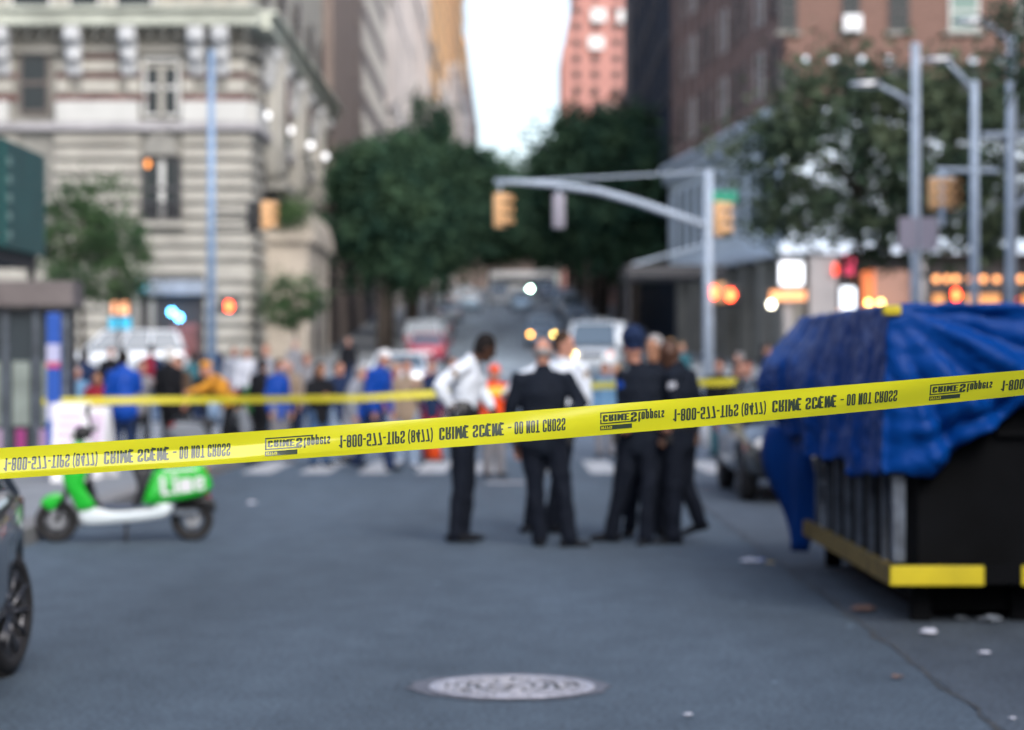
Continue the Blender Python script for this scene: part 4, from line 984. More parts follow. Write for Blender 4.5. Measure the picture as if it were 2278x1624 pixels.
def glyph(ch, w=.30, t=.125):
    """list of quads in a cell of height 1, and its advance width"""
    h = t / 2; L, Rr, B, T, Mi = h, w - h, h, 1 - h, .5; q = []
    def s(p, r=.10, c=False, tt=None): q.extend(strip(rnd_path(p, r, c), tt or t, c))
    def line(a, b, tt=None): q.extend(strip([a, b], tt or t))
    if ch in 'O0': s([(L, B), (Rr, B), (Rr, T), (L, T)], .12, True)
    elif ch == 'D': s([(L, B), (Rr - .02, B), (Rr, T * .5), (Rr - .02, T), (L, T)], .08, True)
    elif ch == 'C': s([(Rr, .67), (Rr, T), (L, T), (L, B), (Rr, B), (Rr, .33)])
    elif ch == 'S': s([(Rr, .70), (Rr, T), (L, T), (L, .56), (Rr, .44), (Rr, B), (L, B), (L, .30)])
    elif ch == 'E': s([(w, T), (L, T), (L, B), (w, B)], 0); line((L + h, Mi), (w - .04, Mi))
    elif ch == 'R': s([(L, 0), (L, T), (Rr, T), (Rr, .52), (L + h, .52)], .09); line((Rr - .03, .52 - h), (Rr + .01, 0))
    elif ch == 'P': s([(L, 0), (L, T), (Rr, T), (Rr, .46), (L + h, .46)], .09)
    elif ch == 'N': line((L, 0), (L, 1)); line((Rr, 0), (Rr, 1)); line((L + .02, 1), (Rr - .02, 0), t * .8)
    elif ch == 'M':
        w = .38; Rr = w - h; line((L, 0), (L, 1)); line((Rr, 0), (Rr, 1)); line((L + .02, 1), (w / 2, .12), t * .7); line((Rr - .02, 1), (w / 2, .12), t * .7)
    elif ch == 'I': w = .12; line((w / 2, 0), (w / 2, 1))
    elif ch == 'T': line((0, T), (w, T)); line((w / 2, 0), (w / 2, T - h))
    elif ch == 'Y': line((w / 2, 0), (w / 2, .42)); line((w / 2, .42), (L, 1)); line((w / 2, .42), (Rr, 1))
    elif ch == 'L': s([(L, 1), (L, B), (w, B)], 0)
    elif ch == '1': w = .2; line((w - h, 0), (w - h, 1)); line((0, .76), (w - t, .88), t * .8)
    elif ch == '4': line((Rr - .03, 0), (Rr - .03, 1)); s([(Rr - .05, .95), (L - .01, .30), (w + .02, .30)], 0, tt=t * .85)
    elif ch == '5': s([(w - .01, T), (L, T), (L, .54), (Rr, .58), (Rr, B), (L, B), (L, .30)], .07)
    elif ch == '7': s([(0, T), (Rr, T), (w * .38, 0)], .02)
    elif ch == '8': s([(L, .52), (Rr, .52), (Rr, T), (L, T)], .1, True); s([(L, B), (Rr, B), (Rr, .50), (L, .50)], .1, True)
    elif ch == '(': w = .16; s([(w - .03, 1.08), (.05, .8), (.05, .2), (w - .03, -.08)], .3, tt=t * .8)
    elif ch == ')': w = .16; s([(.03, 1.08), (w - .05, .8), (w - .05, .2), (.03, -.08)], .3, tt=t * .8)
    elif ch == '-': w = .18; line((0, .42), (w, .42), .13)
    elif ch == '–': w = .26; line((0, .42), (w, .42), .10)
    elif ch == ' ': w = .13
    elif ch == 't': w = .2; s([(.08, .95), (.08, B), (w, B)], .05); line((0, .70), (w, .70), t * .8)
    elif ch == 'o': s([(L, B), (Rr, B), (Rr, .74 - h), (L, .74 - h)], .11, True)
    elif ch == 'p': s([(L, B), (Rr, B), (Rr, .74 - h), (L, .74 - h)], .11, True); line((L, -.24), (L, .1))
    elif ch == 'e': s([(Rr, .22), (Rr, B), (L, B), (L, .74 - h), (Rr, .74 - h), (Rr, .38), (L + h, .38)], .09, tt=t * .9)
    elif ch == 'r': w = .2; line((h, 0), (h, .74)); s([(h, .52), (h + .03, .74 - h), (w, .74 - h)], .06)
    elif ch == 's': w = .26; Rr = w - h; s([(Rr, .55), (Rr, .74 - h), (L, .74 - h), (L, .42), (Rr, .32), (Rr, B), (L, B), (L, .20)], .07, tt=t * .9)
    elif ch == 'i': w = .12; line((w / 2, 0), (w / 2, .74)); line((w / 2, .84), (w / 2, 1))
    elif ch == 'm': w = .46; s([(h, 0), (h, .74 - h), (.5 * w, .74 - h), (.5 * w, 0)], .08); s([(.5 * w, .6), (.5 * w + .02, .74 - h), (w - h, .74 - h), (w - h, 0)], .06)
    return q, w
def text_quads(txt, gap=.05, **k):
    out = []; x = 0
    for ch in txt:
        q, w = glyph(ch, **k); out += [[Vector((v.x + x, v.y)) for v in f] for f in q]; x += w + gap
    return out, x - gap
SEQ = [0]
def tape_text(bm, txt, X0, X1, c0, c1, mirror=True, wob=0, **k):
    """lettering printed upside down (mirrored top to bottom) as seen from this side; c0..c1 = v range"""
    q, wd = text_quads(txt, **k)
    qq = []
    for a, b, c, d in q:
        m = max(1, int(max((a - d).length, (a - b).length * .0) / .12))
        for i in range(m): qq.append((a.lerp(d, i / m), b.lerp(c, i / m), b.lerp(c, (i + 1) / m), a.lerp(d, (i + 1) / m)))
    for f in qq:
        vs = []; SEQ[0] += 1; lf = .0009 + (SEQ[0] % 7) * .00003
        for v in f:
            X = X0 + v.x / wd * (X1 - X0); vv = c0 + v.y * (c1 - c0)      # baseline at the upper side: mirrored
            vs.append(bm.verts.new(tape_pt(X, vv, lf)))
        try: bm.faces.new(vs)
        except ValueError: pass
def rect(bm, X0, X1, v0, v1, lf=.00085):
    n = 6; a = [bm.verts.new(tape_pt(X0 + (X1 - X0) * i / n, v0, lf)) for i in range(n + 1)]; b = [bm.verts.new(tape_pt(X0 + (X1 - X0) * i / n, v1, lf)) for i in range(n + 1)]
    for i in range(n): bm.faces.new((a[i], a[i + 1], b[i + 1], b[i]))
bm = NB(); bmy = NB()
for k in range(-1, 4):
    o = (10, 755, 1498, 2228)[k] if 0 <= k < 4 else -730
    sc_ = (1, 1, .99, .975)[max(0, k)]
    tape_text(bm, '1-800-577-TIPS', o, o + 146 * sc_, .34, .75)
    tape_text(bm, '(8477)', o + 153 * sc_, o + 208 * sc_, .34, .75)
    tape_text(bm, 'CRIME SCENE', o + 222 * sc_, o + 366 * sc_, .33, .74)
    tape_text(bm, '– DO NOT CROSS', o + 375 * sc_, o + 503 * sc_, .33, .74)
for lx, s in ((590, 1), (1335, .985), (2068, .96), (-150, 1)):
    W = lambda a: lx + a * s
    rect(bm, W(0), W(107), .25, .29); rect(bm, W(0), W(3), .29, .64); rect(bm, W(3), W(80), .60, .64)
    tape_text(bm, 'CRIME', W(6), W(66), .34, .56, t=.14)
    tape_text(bm, 'S', W(69), W(83), .32, .64, t=.15, w=.34); tape_text(bm, 'toppers', W(86), W(145), .33, .67, t=.14)
    rect(bm, W(0), W(72), .69, .84); tape_text(bmy, 'NYPD', W(3), W(27), .72, .81, t=.09)
obj('tape_lettering', bm, M['ink'], tape)
for v in bmy.verts: v.co.y -= .0006
obj('tape_emblem_letters', bmy, M['tape'], tape)

# ------------------------------------------------------------ the far tape, tied from the signboards to the mast pole
bm = NB(); pts = [(95, 893), (340, 890), (560, 889), (800, 886), (965, 876), (1150, 868), (1310, 858), (1577, 851), (1700, 848)]; prev = None
for i in range(121):
    X = 95 + (1700 - 95) * i / 120
    for (a, ya), (b, yb) in zip(pts, pts[1:]):
        if a <= X <= b + .01: Y = ya + (yb - ya) * (X - a) / (b - a); break
    d = 32.5; c = P(X, Y, d); tw = .5 * math.sin(X / 130.0)
    cur = [bm.verts.new(c + V(0, math.sin(tw) * .04, .045)), bm.verts.new(c - V(0, math.sin(tw) * .04, .045))]
    if prev: bm.faces.new((prev[0], cur[0], cur[1], prev[1]))
    prev = cur
tag(obj('barrier_tape', bm, mat('matt_yellow_tape', (.62, .56, .03), .6)), 'blurred yellow tape strung low behind the officers', 'barrier tape')

# ------------------------------------------------------------ tarpaulin-covered metal container
ct = empty('metal_container', (3.3, 17.2, 0), 0, 'black ribbed metal container with a yellow striped bottom rail', 'container')
X0, X1, Y0, Y1, ZB, ZT = 2.38, 4.6, 14.95, 19.6, .26, 1.90
def cl(name, bm, m, sm=False):
    for v in bm.verts: v.co -= ct.location
    return obj(name, bm, m, ct, sm)
M['bm'] = mat('black_painted_steel', (.0025, .003, .004), .8, var=.4, scale=3, spec=.12)
M['rib'] = mat('worn_grey_steel', (.09, .11, .14), .6, var=.5, scale=7)
M['yel'] = mat('safety_yellow', (.62, .50, .01), .55, var=.1, scale=5); M['yel2'] = mat('dull_yellow', (.22, .15, .03), .7, var=.4, scale=5)  # second yellow is duller and darker, for the side rail
bm = NB(); box(bm, X0 + .14, Y0 + .05, ZB, X1, Y1, ZT); cl('body', bm, M['bm'])
for i in range(8):
    y = Y0 + .45 + i * .56; bm = NB(); box(bm, X0 - .02, y, ZB + .1, X0 + .02, y + .07, ZT - .02); cl('rib', bm, M['rib'])
bm = NB(); box(bm, X0 - .03, Y0 - .03, ZB + .12, X0 + .05, Y0 + .07, ZT, bev=.01); cl('corner_post', bm, M['rib'])
bm = NB(); box(bm, X0 + 1.15, Y0 - .01, ZB + .1, X0 + 1.24, Y0 + .06, ZT - .03); box(bm, X0 + .62, Y0 + .0, ZB + .9, X0 + 1.14, Y0 + .055, ZB + .94); cl('front_stile', bm, M['bm'])
bm = NB(); box(bm, X0 - .05, Y0 - .05, ZB - .02, X0 + .0, Y1, ZB + .10); cl('bottom_rail', bm, M['yel2'])['label'] = 'dull yellow side rail'
bm = NB(); box(bm, X0 - .05, Y0 - .06, ZB - .02, X0 + .53, Y0 - .001, ZB + .10, bev=.006); box(bm, X0 + .76, Y0 - .06, ZB - .02, X0 + 1.6, Y0 - .001, ZB + .10, bev=.006); cl('warning_strip', bm, M['yel'])
bm = NB(); box(bm, X0 + .531, Y0 - .05, ZB - .01, X0 + .759, Y0 + .04, ZB + .11); cl('front_rail', bm, M['bm'])
for x, y in ((X0 + .12, Y0 + .15), (X0 + .12, Y1 - .4), (X0 + 1.5, Y0 + .1), (X0 + 1.5, Y1 - .4), (X0 + .75, Y0 + .2)):
    bm = NB(); box(bm, x, y, -.002, x + .12, y + .14, ZB, bev=.01); cl('foot', bm, M['bm'])
bm = NB(); box(bm, X0 + .25, Y0 + .3, .05, X1 - .2, Y1 - .2, ZB - .001); cl('underframe', bm, M['bm'])
# tarpaulin: one continuous sheet over top, street side and front
M['tarp'] = mat('blue_tarpaulin', (.0005, .046, .24), .45, spec=.13, bump=.5, bscale=14)
bm = NB(); LS = Y1 - Y0 + .1; LF = X1 - X0 + .1; U = LS + LF; NU, NV = 190, 46; grid = []
def side_pt(u, v):
    """u along far-left -> near corner -> right; v 0 top .. 1 hem"""
    on_side = u < LS
    # hem height
    if on_side:
        t = u / LS; hem = 1.04 - .10 * math.sin(t * 3.1) + .10 * math.exp(-((t - .18) / .07) ** 2) - (.13 * math.exp(-((t - .86) / .16) ** 2)) + .03 * math.sin(t * 31)
    else:
        w = u - LS; hem = .90 + .42 * ss(.12, .85, w) + .03 * math.sin(w * 17)
    z = ZT + .07 - v * (ZT + .07 - hem)
    drop = v * (ZT - hem)
    if on_side:
        f = .045 * math.sin(u * 5.1 + .7 * math.sin(v * 3)) + .028 * math.sin(u * 11.3 + 2 * v) + .012 * math.sin(u * 23)
        bulge = .15 * max(0, math.sin(min(1, v * 1.05) * math.pi)) ** 1.6 * (.55 + .45 * math.sin(u * 1.2 + .8)) + .10 * v
        off = .05 + bulge * (1 - .55 * t ** 2) + f * v ** .7 + .10 * max(0, math.sin(v * 2.9)) ** 1.5 * (1 - ss(0, .25, t))
        x = X0 - off; y = Y1 + .05 - u
        k = ss(LS - .45, LS, u); x = x * (1 - k) + (X0 - .06 - .05 * v) * k
        y -= k * .05
    else:
        w = u - LS; ang = math.atan2(drop + .02, w + .02); rad = math.hypot(drop, w)
        f = (.055 * math.sin(ang * 15 + .9 * math.sin(rad * 2.5)) + .028 * math.sin(ang * 31 + 1)) * min(1, rad * 1.5) * (.5 + .5 * min(1, w * 3))
        scr = .05 * math.sin(v * 26 + w * 5 + 2 * math.sin(w * 7)) * ss(.6, .97, v) * min(1, w * 3)
        off = .07 + .11 * math.sin(v * math.pi) * min(1, w * 1.6 + .25) + f + scr
        x = X0 - .06 + w - .05 * v * (1 - min(1, w * 4)); y = Y0 - off
    return V(x, y, z)
for i in range(NU + 1):
    u = U * i / NU; grid.append([bm.verts.new(side_pt(u, j / NV)) for j in range(NV + 1)])
for a, b in zip(grid, grid[1:]):
    for j in range(NV): bm.faces.new((a[j], a[j + 1], b[j + 1], b[j]))
# top of the sheet, fanned in from the upper rim, sagging a little
rim = [g[0] for g in grid]; cxy = V((X0 + X1) / 2 + .2, (Y0 + Y1) / 2, 0)
prev = rim; far_close = None
for s in range(1, 13):
    k = s / 12; cur = []
    for i, v in enumerate(rim):
        q = v.co.lerp(V(X1 + .05, Y1 + .05, v.co.z), k); q.z = ZT + .07 + .045 * math.sin(q.y * 2.3 + 1) * math.sin(min(1, k * 3) * 1.57) + .02 * math.sin(q.x * 9 + q.y * 4) * k
        cur.append(bm.verts.new(q))
    for i in range(len(rim) - 1): bm.faces.new((prev[i], prev[i + 1], cur[i + 1], cur[i]))
    prev = cur
bmesh.ops.recalc_face_normals(bm, faces=bm.faces)
tp = obj('tarpaulin', bm, M['tarp'], smooth=True)
tag(tp, 'crumpled blue tarpaulin draped over the black metal container', 'tarpaulin')
md = tp.modifiers.new('thick', 'SOLIDIFY'); md.thickness = .006
wt = bpy.data.textures.new('tarp_crumple', 'CLOUDS'); wt.noise_scale = .26; wt.noise_depth = 3; wt.noise_type = 'HARD_NOISE'
dm = tp.modifiers.new('crumple', 'DISPLACE'); dm.texture = wt; dm.texture_coords = 'GLOBAL'; dm.strength = .07
# loose tail of the sheet at the far corner
bm = NB(); g = []
for i in range(15):
    t = i / 14; z = 1.12 - t * 1.02; row_ = []
    for j in range(9):
        s = j / 8; y = Y1 + .04 - s * (.75 - .45 * t); x = (X0 - .30 + .19 * t ** 2.2) * (1 - s) + (X0 + .01) * s - .035 * math.sin(s * 8 + t * 5) - .03 * math.sin(t * 7)
        row_.append(bm.verts.new((x, y, z)))
    g.append(row_)
for a, b in zip(g, g[1:]):
    for j in range(8): bm.faces.new((a[j], a[j + 1], b[j + 1], b[j]))
o = obj('loose_tail', bm, M['tarp'], tp, True); md = o.modifiers.new('thick', 'SOLIDIFY'); md.thickness = .006
bm = NB(); q = P(1984, 690, 14.86); box(bm, q.x - .055, q.y - .03, q.z - .03, q.x + .055, q.y + .05, q.z + .03, bev=.01); obj('yellow_marker', bm, M['yel'], tp)

# ------------------------------------------------------------ litter
def scrap(X, Y, s, m, label, cat='litter', h=.3):
    d = 8606 / (Y - 812); rnd = random.Random(int(X * 7 + Y)); bm = NB()
    r = bmesh.ops.create_icosphere(bm, subdivisions=2, radius=1)
    for v in r['verts']: v.co = V(v.co.x * s * rnd.uniform(.6, 1.1), v.co.y * s * rnd.uniform(.5, 1.1), max(-.1, v.co.z) * s * h * rnd.uniform(.4, 1.3) + .012)
    o = obj('paper_scrap', bm, m); o.location = P(X, Y, d); o.location.z = 0.004
    tag(o, label, cat, 'litter on the road')
M['paperw'] = mat('white_paper', (.62, .64, .72), .7); M['paperb'] = mat('brown_cardboard', (.17, .105, .085), .85); M['papery'] = mat('yellow_wrapper', (.35, .26, .08), .6)
M['paperl'] = mat('blue_wrapper', (.16, .20, .42), .5); M['clear'] = mat('clear_plastic', (.20, .23, .27), .25)
scrap(1668, 1252, .085, M['paperw'], 'white crumpled paper scrap left of the blue tarpaulin'); scrap(1690, 1250, .05, M['paperl'], 'blue scrap touching the white paper near the tarpaulin')
scrap(1713, 1256, .05, M['papery'], 'yellow brown wrapper beside the white and blue scraps'); scrap(1918, 1360, .10, M['paperb'], 'brown cardboard piece at the near foot of the container')
scrap(2067, 1411, .065, M['paperw'], 'white paper scrap on the asphalt below the yellow rail'); scrap(2190, 1458, .035, M['paperw'], 'small round white scrap near the right edge')
scrap(2200, 1384, .09, M['clear'], 'clear plastic bottle lying under the container', 'bottle'); scrap(2140, 1380, .05, M['clear'], 'crumpled clear cup left of the bottle under the container', 'cup')
scrap(1531, 1597, .025, M['paperw'], 'tiny white scrap near the bottom edge'); scrap(1995, 1512, .04, M['paperb'], 'pale brown leaf scrap on the right side of the road')
scrap(560, 1122, .06, M['paperw'], 'pale scrap on the road right of the green scooter'); scrap(2278 - 25, 1605, .02, M['paperw'], 'tiny white speck at the lower right corner')
# ------------------------------------------------------------ unseen blocks added beside and behind the near street to shade it
def shade_block(label, x0, x1, y0, y1, zt, m):
    b = empty('unseen_shade_block', ((x0 + x1) / 2, y0, 0), 0, label, 'building'); bm = NB(); box(bm, x0, y0, -.5, x1, y1, zt)
    for v in bm.verts: v.co -= b.location
    obj('wall', bm, m, b)
shade_block('unseen brick block added off the left edge to shade the near street', -45, -11.5, -60, 33, 12, M['brickr'])
shade_block('unseen brick block added off the right edge to shade the near street', 11, 45, -60, 44, 13, M['brickr'])
shade_block('unseen block added behind the camera to cut the horizon light', -60, 60, -110, -80, 18, M['taupe'])
sheet('hill', -60, 60, 640, 1000, 16, M['leaf'], step=60)

# ------------------------------------------------------------ wheels and cars (built along local +x = front)
M['carpaint'] = {}
def paint(name, c):
    if name not in M['carpaint']: M['carpaint'][name] = mat('car_paint_' + name, c, .28, .25, coat=.8)
    return M['carpaint'][name]
M['red_lens'] = mat('red_lens', (.30, .01, .01), .2, emit=.1); M['dark_lens'] = mat('dark_red_lens', (.10, .02, .015), .15); M['lens'] = mat('clear_lens', (.6, .6, .6), .15)
M['hl_y'] = emitm('yellow_headlight', (1, .60, .12), 13); M['hl_o'] = emitm('orange_headlight', (1, .40, .05), 12); M['hl_w'] = emitm('warm_headlight', (1, .66, .20), 16); M['hl_g'] = emitm('greenish_headlight', (.55, 1, .78), 220)
M['hl_dim'] = emitm('dim_orange_light', (1, .22, .02), .25); M['alloy'] = mat('alloy_rim', (.13, .135, .15), .35, .8)
def wheel(parent, x, y, z, r=.33, w=.21, spokes=10, rim=None, turn=0):
    h = empty('wheel', (x, y, z)); h.parent = parent; h.rotation_euler = (0, 0, turn)
    bm = NB(); torus(bm, (0, 0, 0), r * .80, r * .20, 'y', 40, 12, w / (r * .40)); 
    for i in range(40):
        a = 2 * math.pi * i / 40; box(bm, -.006 + r * .985 * math.cos(a), -w * .36, -.006 + r * .985 * math.sin(a), .006 + r * .985 * math.cos(a), w * .36, .006 + r * .985 * math.sin(a))
    obj('tyre', bm, M['rubber'], h, True)
    bm = NB(); rr = r * .66
    torus(bm, (0, 0, 0), rr, .014, 'y', 36, 8, w * .42 / .014); disc(bm, (0, 0, 0), .055, 'y', w * .75, 18)
    for i in range(spokes):
        a = 2 * math.pi * i / spokes
        for sy in (-1, 1): tube(bm, [(.04 * math.cos(a), sy * w * .32, .04 * math.sin(a)), (rr * math.cos(a), sy * w * .40, rr * math.sin(a))], [(.018, .012), (.024, .010)], n=6)
    obj('rim', bm, rim or M['alloy'], h, True)
    bm = NB(); disc(bm, (0, 0, 0), rr * .96, 'y', w * .35, 28); obj('brake_disc', bm, M['black'], h)
    return h
def superell(w, zb, zt, n=20, e=.42):
    out = []
    for i in range(n):
        a = 2 * math.pi * i / n; c, s = math.cos(a), math.sin(a)
        out.append((w * (abs(c) ** e) * (1 if c >= 0 else -1), (zb + zt) / 2 + (zt - zb) / 2 * (abs(s) ** e) * (1 if s >= 0 else -1)))
    return out
def car_body_mesh(stations, wheels, r):
    bm = NB(); rings = []
    for x, w, zb, zt in stations: rings.append([bm.verts.new((x, y, z)) for y, z in superell(w, zb, zt)])
    for A, B in zip(rings, rings[1:]):
        for j in range(20): bm.faces.new((A[j], A[(j + 1) % 20], B[(j + 1) % 20], B[j]))
    bm.faces.new(rings[0][::-1]); bm.faces.new(rings[-1]); bmesh.ops.recalc_face_normals(bm, faces=bm.faces)
    me = bpy.data.meshes.new('b'); bm.to_mesh(me); bm.free(); o = bpy.data.objects.new('b', me); C.objects.link(o)
    ss_ = o.modifiers.new('s', 'SUBSURF'); ss_.levels = 1; ss_.render_levels = 1
    cut = NB()
    for x in wheels:
        for s in (-1, 1): disc(cut, (x, s * 1.0, r), r * 1.16, 'y', .62, 32)
    cm = bpy.data.meshes.new('c'); cut.to_mesh(cm); cut.free(); co = bpy.data.objects.new('c', cm); C.objects.link(co)
    bo = o.modifiers.new('b', 'BOOLEAN'); bo.operation = 'DIFFERENCE'; bo.object = co; bo.solver = 'EXACT'
    new = bpy.data.meshes.new_from_object(o.evaluated_get(bpy.context.evaluated_depsgraph_get())); bpy.data.objects.remove(o); bpy.data.objects.remove(co)
    new.name = 'body'; new.shade_smooth(); return new
KINDS = {}
def kind_mesh(kind):
    if kind in KINDS: return KINDS[kind]
    if kind == 'sedan':
        L, W, H, r = 4.7, .90, 1.44, .33
        st = [(-2.35, .60, .42, .80), (-2.28, .74, .30, .95), (-2.05, .84, .26, 1.04), (-1.6, .89, .24, 1.05), (-.8, .91, .22, 1.0), (.3, .91, .21, .98), (1.1, .90, .22, .97), (1.7, .87, .24, .88), (2.1, .80, .27, .78), (2.3, .66, .34, .68), (2.36, .52, .40, .60)]
        cab = dict(b=(-1.75, 1.15, .80), t=(-1.15, .35, .60), zb=.96, zt=H - .05)
    elif kind == 'suv':
        L, W, H, r = 5.0, .98, 1.86, .38
        st = [(-2.5, .80, .45, 1.05), (-2.42, .92, .36, 1.16), (-2.1, .97, .32, 1.18), (-.8, .98, .30, 1.16), (.6, .98, .30, 1.15), (1.3, .97, .32, 1.13), (1.9, .95, .34, 1.08), (2.3, .88, .38, 1.0), (2.48, .72, .45, .88)]
        cab = dict(b=(-2.35, 1.25, .88), t=(-2.05, .45, .72), zb=1.12, zt=H - .05)
    else:   # van
        L, W, H, r = 5.4, 1.0, 2.15, .36
        st = [(-2.7, .92, .42, 1.25), (-2.6, .99, .36, 1.32), (-1.5, 1.0, .34, 1.32), (0, 1.0, .34, 1.30), (1.4, 1.0, .34, 1.28), (2.1, .97, .36, 1.18), (2.5, .88, .40, 1.05), (2.68, .72, .46, .92)]
        cab = dict(b=(-2.62, 2.0, .95), t=(-2.55, 1.15, .80), zb=1.26, zt=H - .06)
    wx = (-L * .285, L * .31)
    body = car_body_mesh(st, wx, r)
    KINDS[kind] = (body, cab, wx, r, L, W, H); return KINDS[kind]
def car(kind, x, y, yaw, col, label, front=None, rear=True, group=None, extra=None, zg=None):
    body, cab, wx, r, L, W, H = kind_mesh(kind)
    t = empty('parked_car' if group else ('van' if kind == 'van' else 'car'), (x, y, gz(y) if zg is None else zg), yaw, label, 'van' if kind == 'van' else 'car', group)
    slope = math.atan((gz(y + 3) - gz(y - 3)) / 6); t.rotation_euler = (0, -slope * math.sin(yaw), yaw)
    pm = paint(*col); me = body.copy(); me.materials.clear(); me.materials.append(pm)
    o = bpy.data.objects.new('body', me); C.objects.link(o); o.parent = t
    (b0, b1, bw), (t0, t1, tw), zb, zt = cab['b'], cab['t'], cab['zb'], cab['zt']
    cn = lambda x_, w, z: [(x_, -w, z), (x_, w, z)]
    B = [V(b0, -bw, zb), V(b0, bw, zb), V(b1, bw, zb), V(b1, -bw, zb)]; T = [V(t0, -tw, zt), V(t0, tw, zt), V(t1, tw, zt), V(t1, -tw, zt)]
    def panel(i, j, nm):
        bm = NB(); bm.faces.new([bm.verts.new(p) for p in (B[i], B[j], T[j], T[i])]); bmesh.ops.recalc_face_normals(bm, faces=bm.faces)
        r_ = bmesh.ops.extrude_face_region(bm, geom=bm.faces[:]); cc = sum((p for p in B + T), V(0, 0, 0)) / 8
        for e in r_['geom']:
            if isinstance(e, bmesh.types.BMVert): e.co = e.co.lerp(V(cc.x, cc.y, e.co.z), .03)
        bmesh.ops.recalc_face_normals(bm, faces=bm.faces); return obj(nm, bm, M['car_glass'], t)
    panel(2, 3, 'windshield'); panel(0, 1, 'rear_window'); panel(0, 3, 'side_window'); panel(1, 2, 'side_window')
    bm = NB()
    for i in range(4): tube(bm, [B[i] - V(0, 0, .05), T[i] + V(0, 0, .02)], .045 if kind != 'van' else .07, 8)
    for s in (-1, 1):
        for f in (.33, .66) if kind != 'sedan' else (.5,):
            xb = b0 + (b1 - b0) * f; xt = t0 + (t1 - t0) * f; tube(bm, [(xb, s * (bw + .005), zb), (xt, s * (tw + .005), zt)], .038 if kind != 'van' else .10, 8)
    obj('cabin_frame', bm, pm, t, True)
    bm = NB(); box(bm, t0 - .08, -tw - .04, zt - .02, t1 + .08, tw + .04, zt + .05, bev=.035); obj('roof', bm, pm, t, True)
    for xx in wx:
        for s in (-1, 1): wheel(t, xx, s * (W - .13), r, r, turn=-R(13) if col[0] == 'charcoal' and xx < 0 else 0)
    hz = {'sedan': .68, 'suv': .88, 'van': .95}[kind]; hx = L / 2 - .09; hy = W * .70
    for s in (-1, 1):
        bm = NB(); ball(bm, (hx - (.06 if kind == 'sedan' else 0), s * hy, hz), (.09, .09, .07) if front else (.09, .15, .085)); fm = front[0 if s < 0 else 1] if front else M['lens']
        obj('headlight', bm, fm, t, True)
        bm = NB(); box(bm, -L / 2 - .005, s * (W * .80) - .12, hz + .02, -L / 2 + .16, s * (W * .80) + .08, hz + .20, bev=.03); obj('taillight', bm, M['dark_lens'] if col[0] == 'charcoal' else M['red_lens'], t)
        if col[0] == 'charcoal': continue
        bm = NB(); ball(bm, (cab['b'][1] - .35, s * (W + .09), zb + .08), (.06, .05, .06) if False else (.05, .09, .06)); obj('mirror', bm, pm, t, True)
    bm = NB(); box(bm, L / 2 - .16, -W * .45, hz - .16, L / 2 - .012 - (.0 if kind != 'sedan' else .04), W * .45, hz + .05, bev=.02); obj('grille', bm, M['black'], t)
    bm = NB(); box(bm, -L / 2 - .03, -.26, hz - .12, -L / 2 + .05, .26, hz, bev=.004); obj('number_plate', bm, M['white'], t)
    return t
UP, DN = R(90), R(-90)
PW, PK, PG, PB, PS = ('white', (.66, .70, .74)), ('black', (.012, .014, .018)), ('grey', (.26, .30, .35)), ('pale_blue', (.42, .60, .76)), ('silver', (.48, .54, .60))
# the two near cars
car('sedan', -3.30, 11.02, R(275), ('charcoal', (.045, .058, .07)), 'charcoal car cut by the left edge, only its rear corner and wheel in frame', zg=0)
car('sedan', 3.55, 30.0, R(-90), ('dark_grey', (.03, .033, .038)), 'dark car parked behind the blue tarpaulin with its pale bumper showing', zg=0)
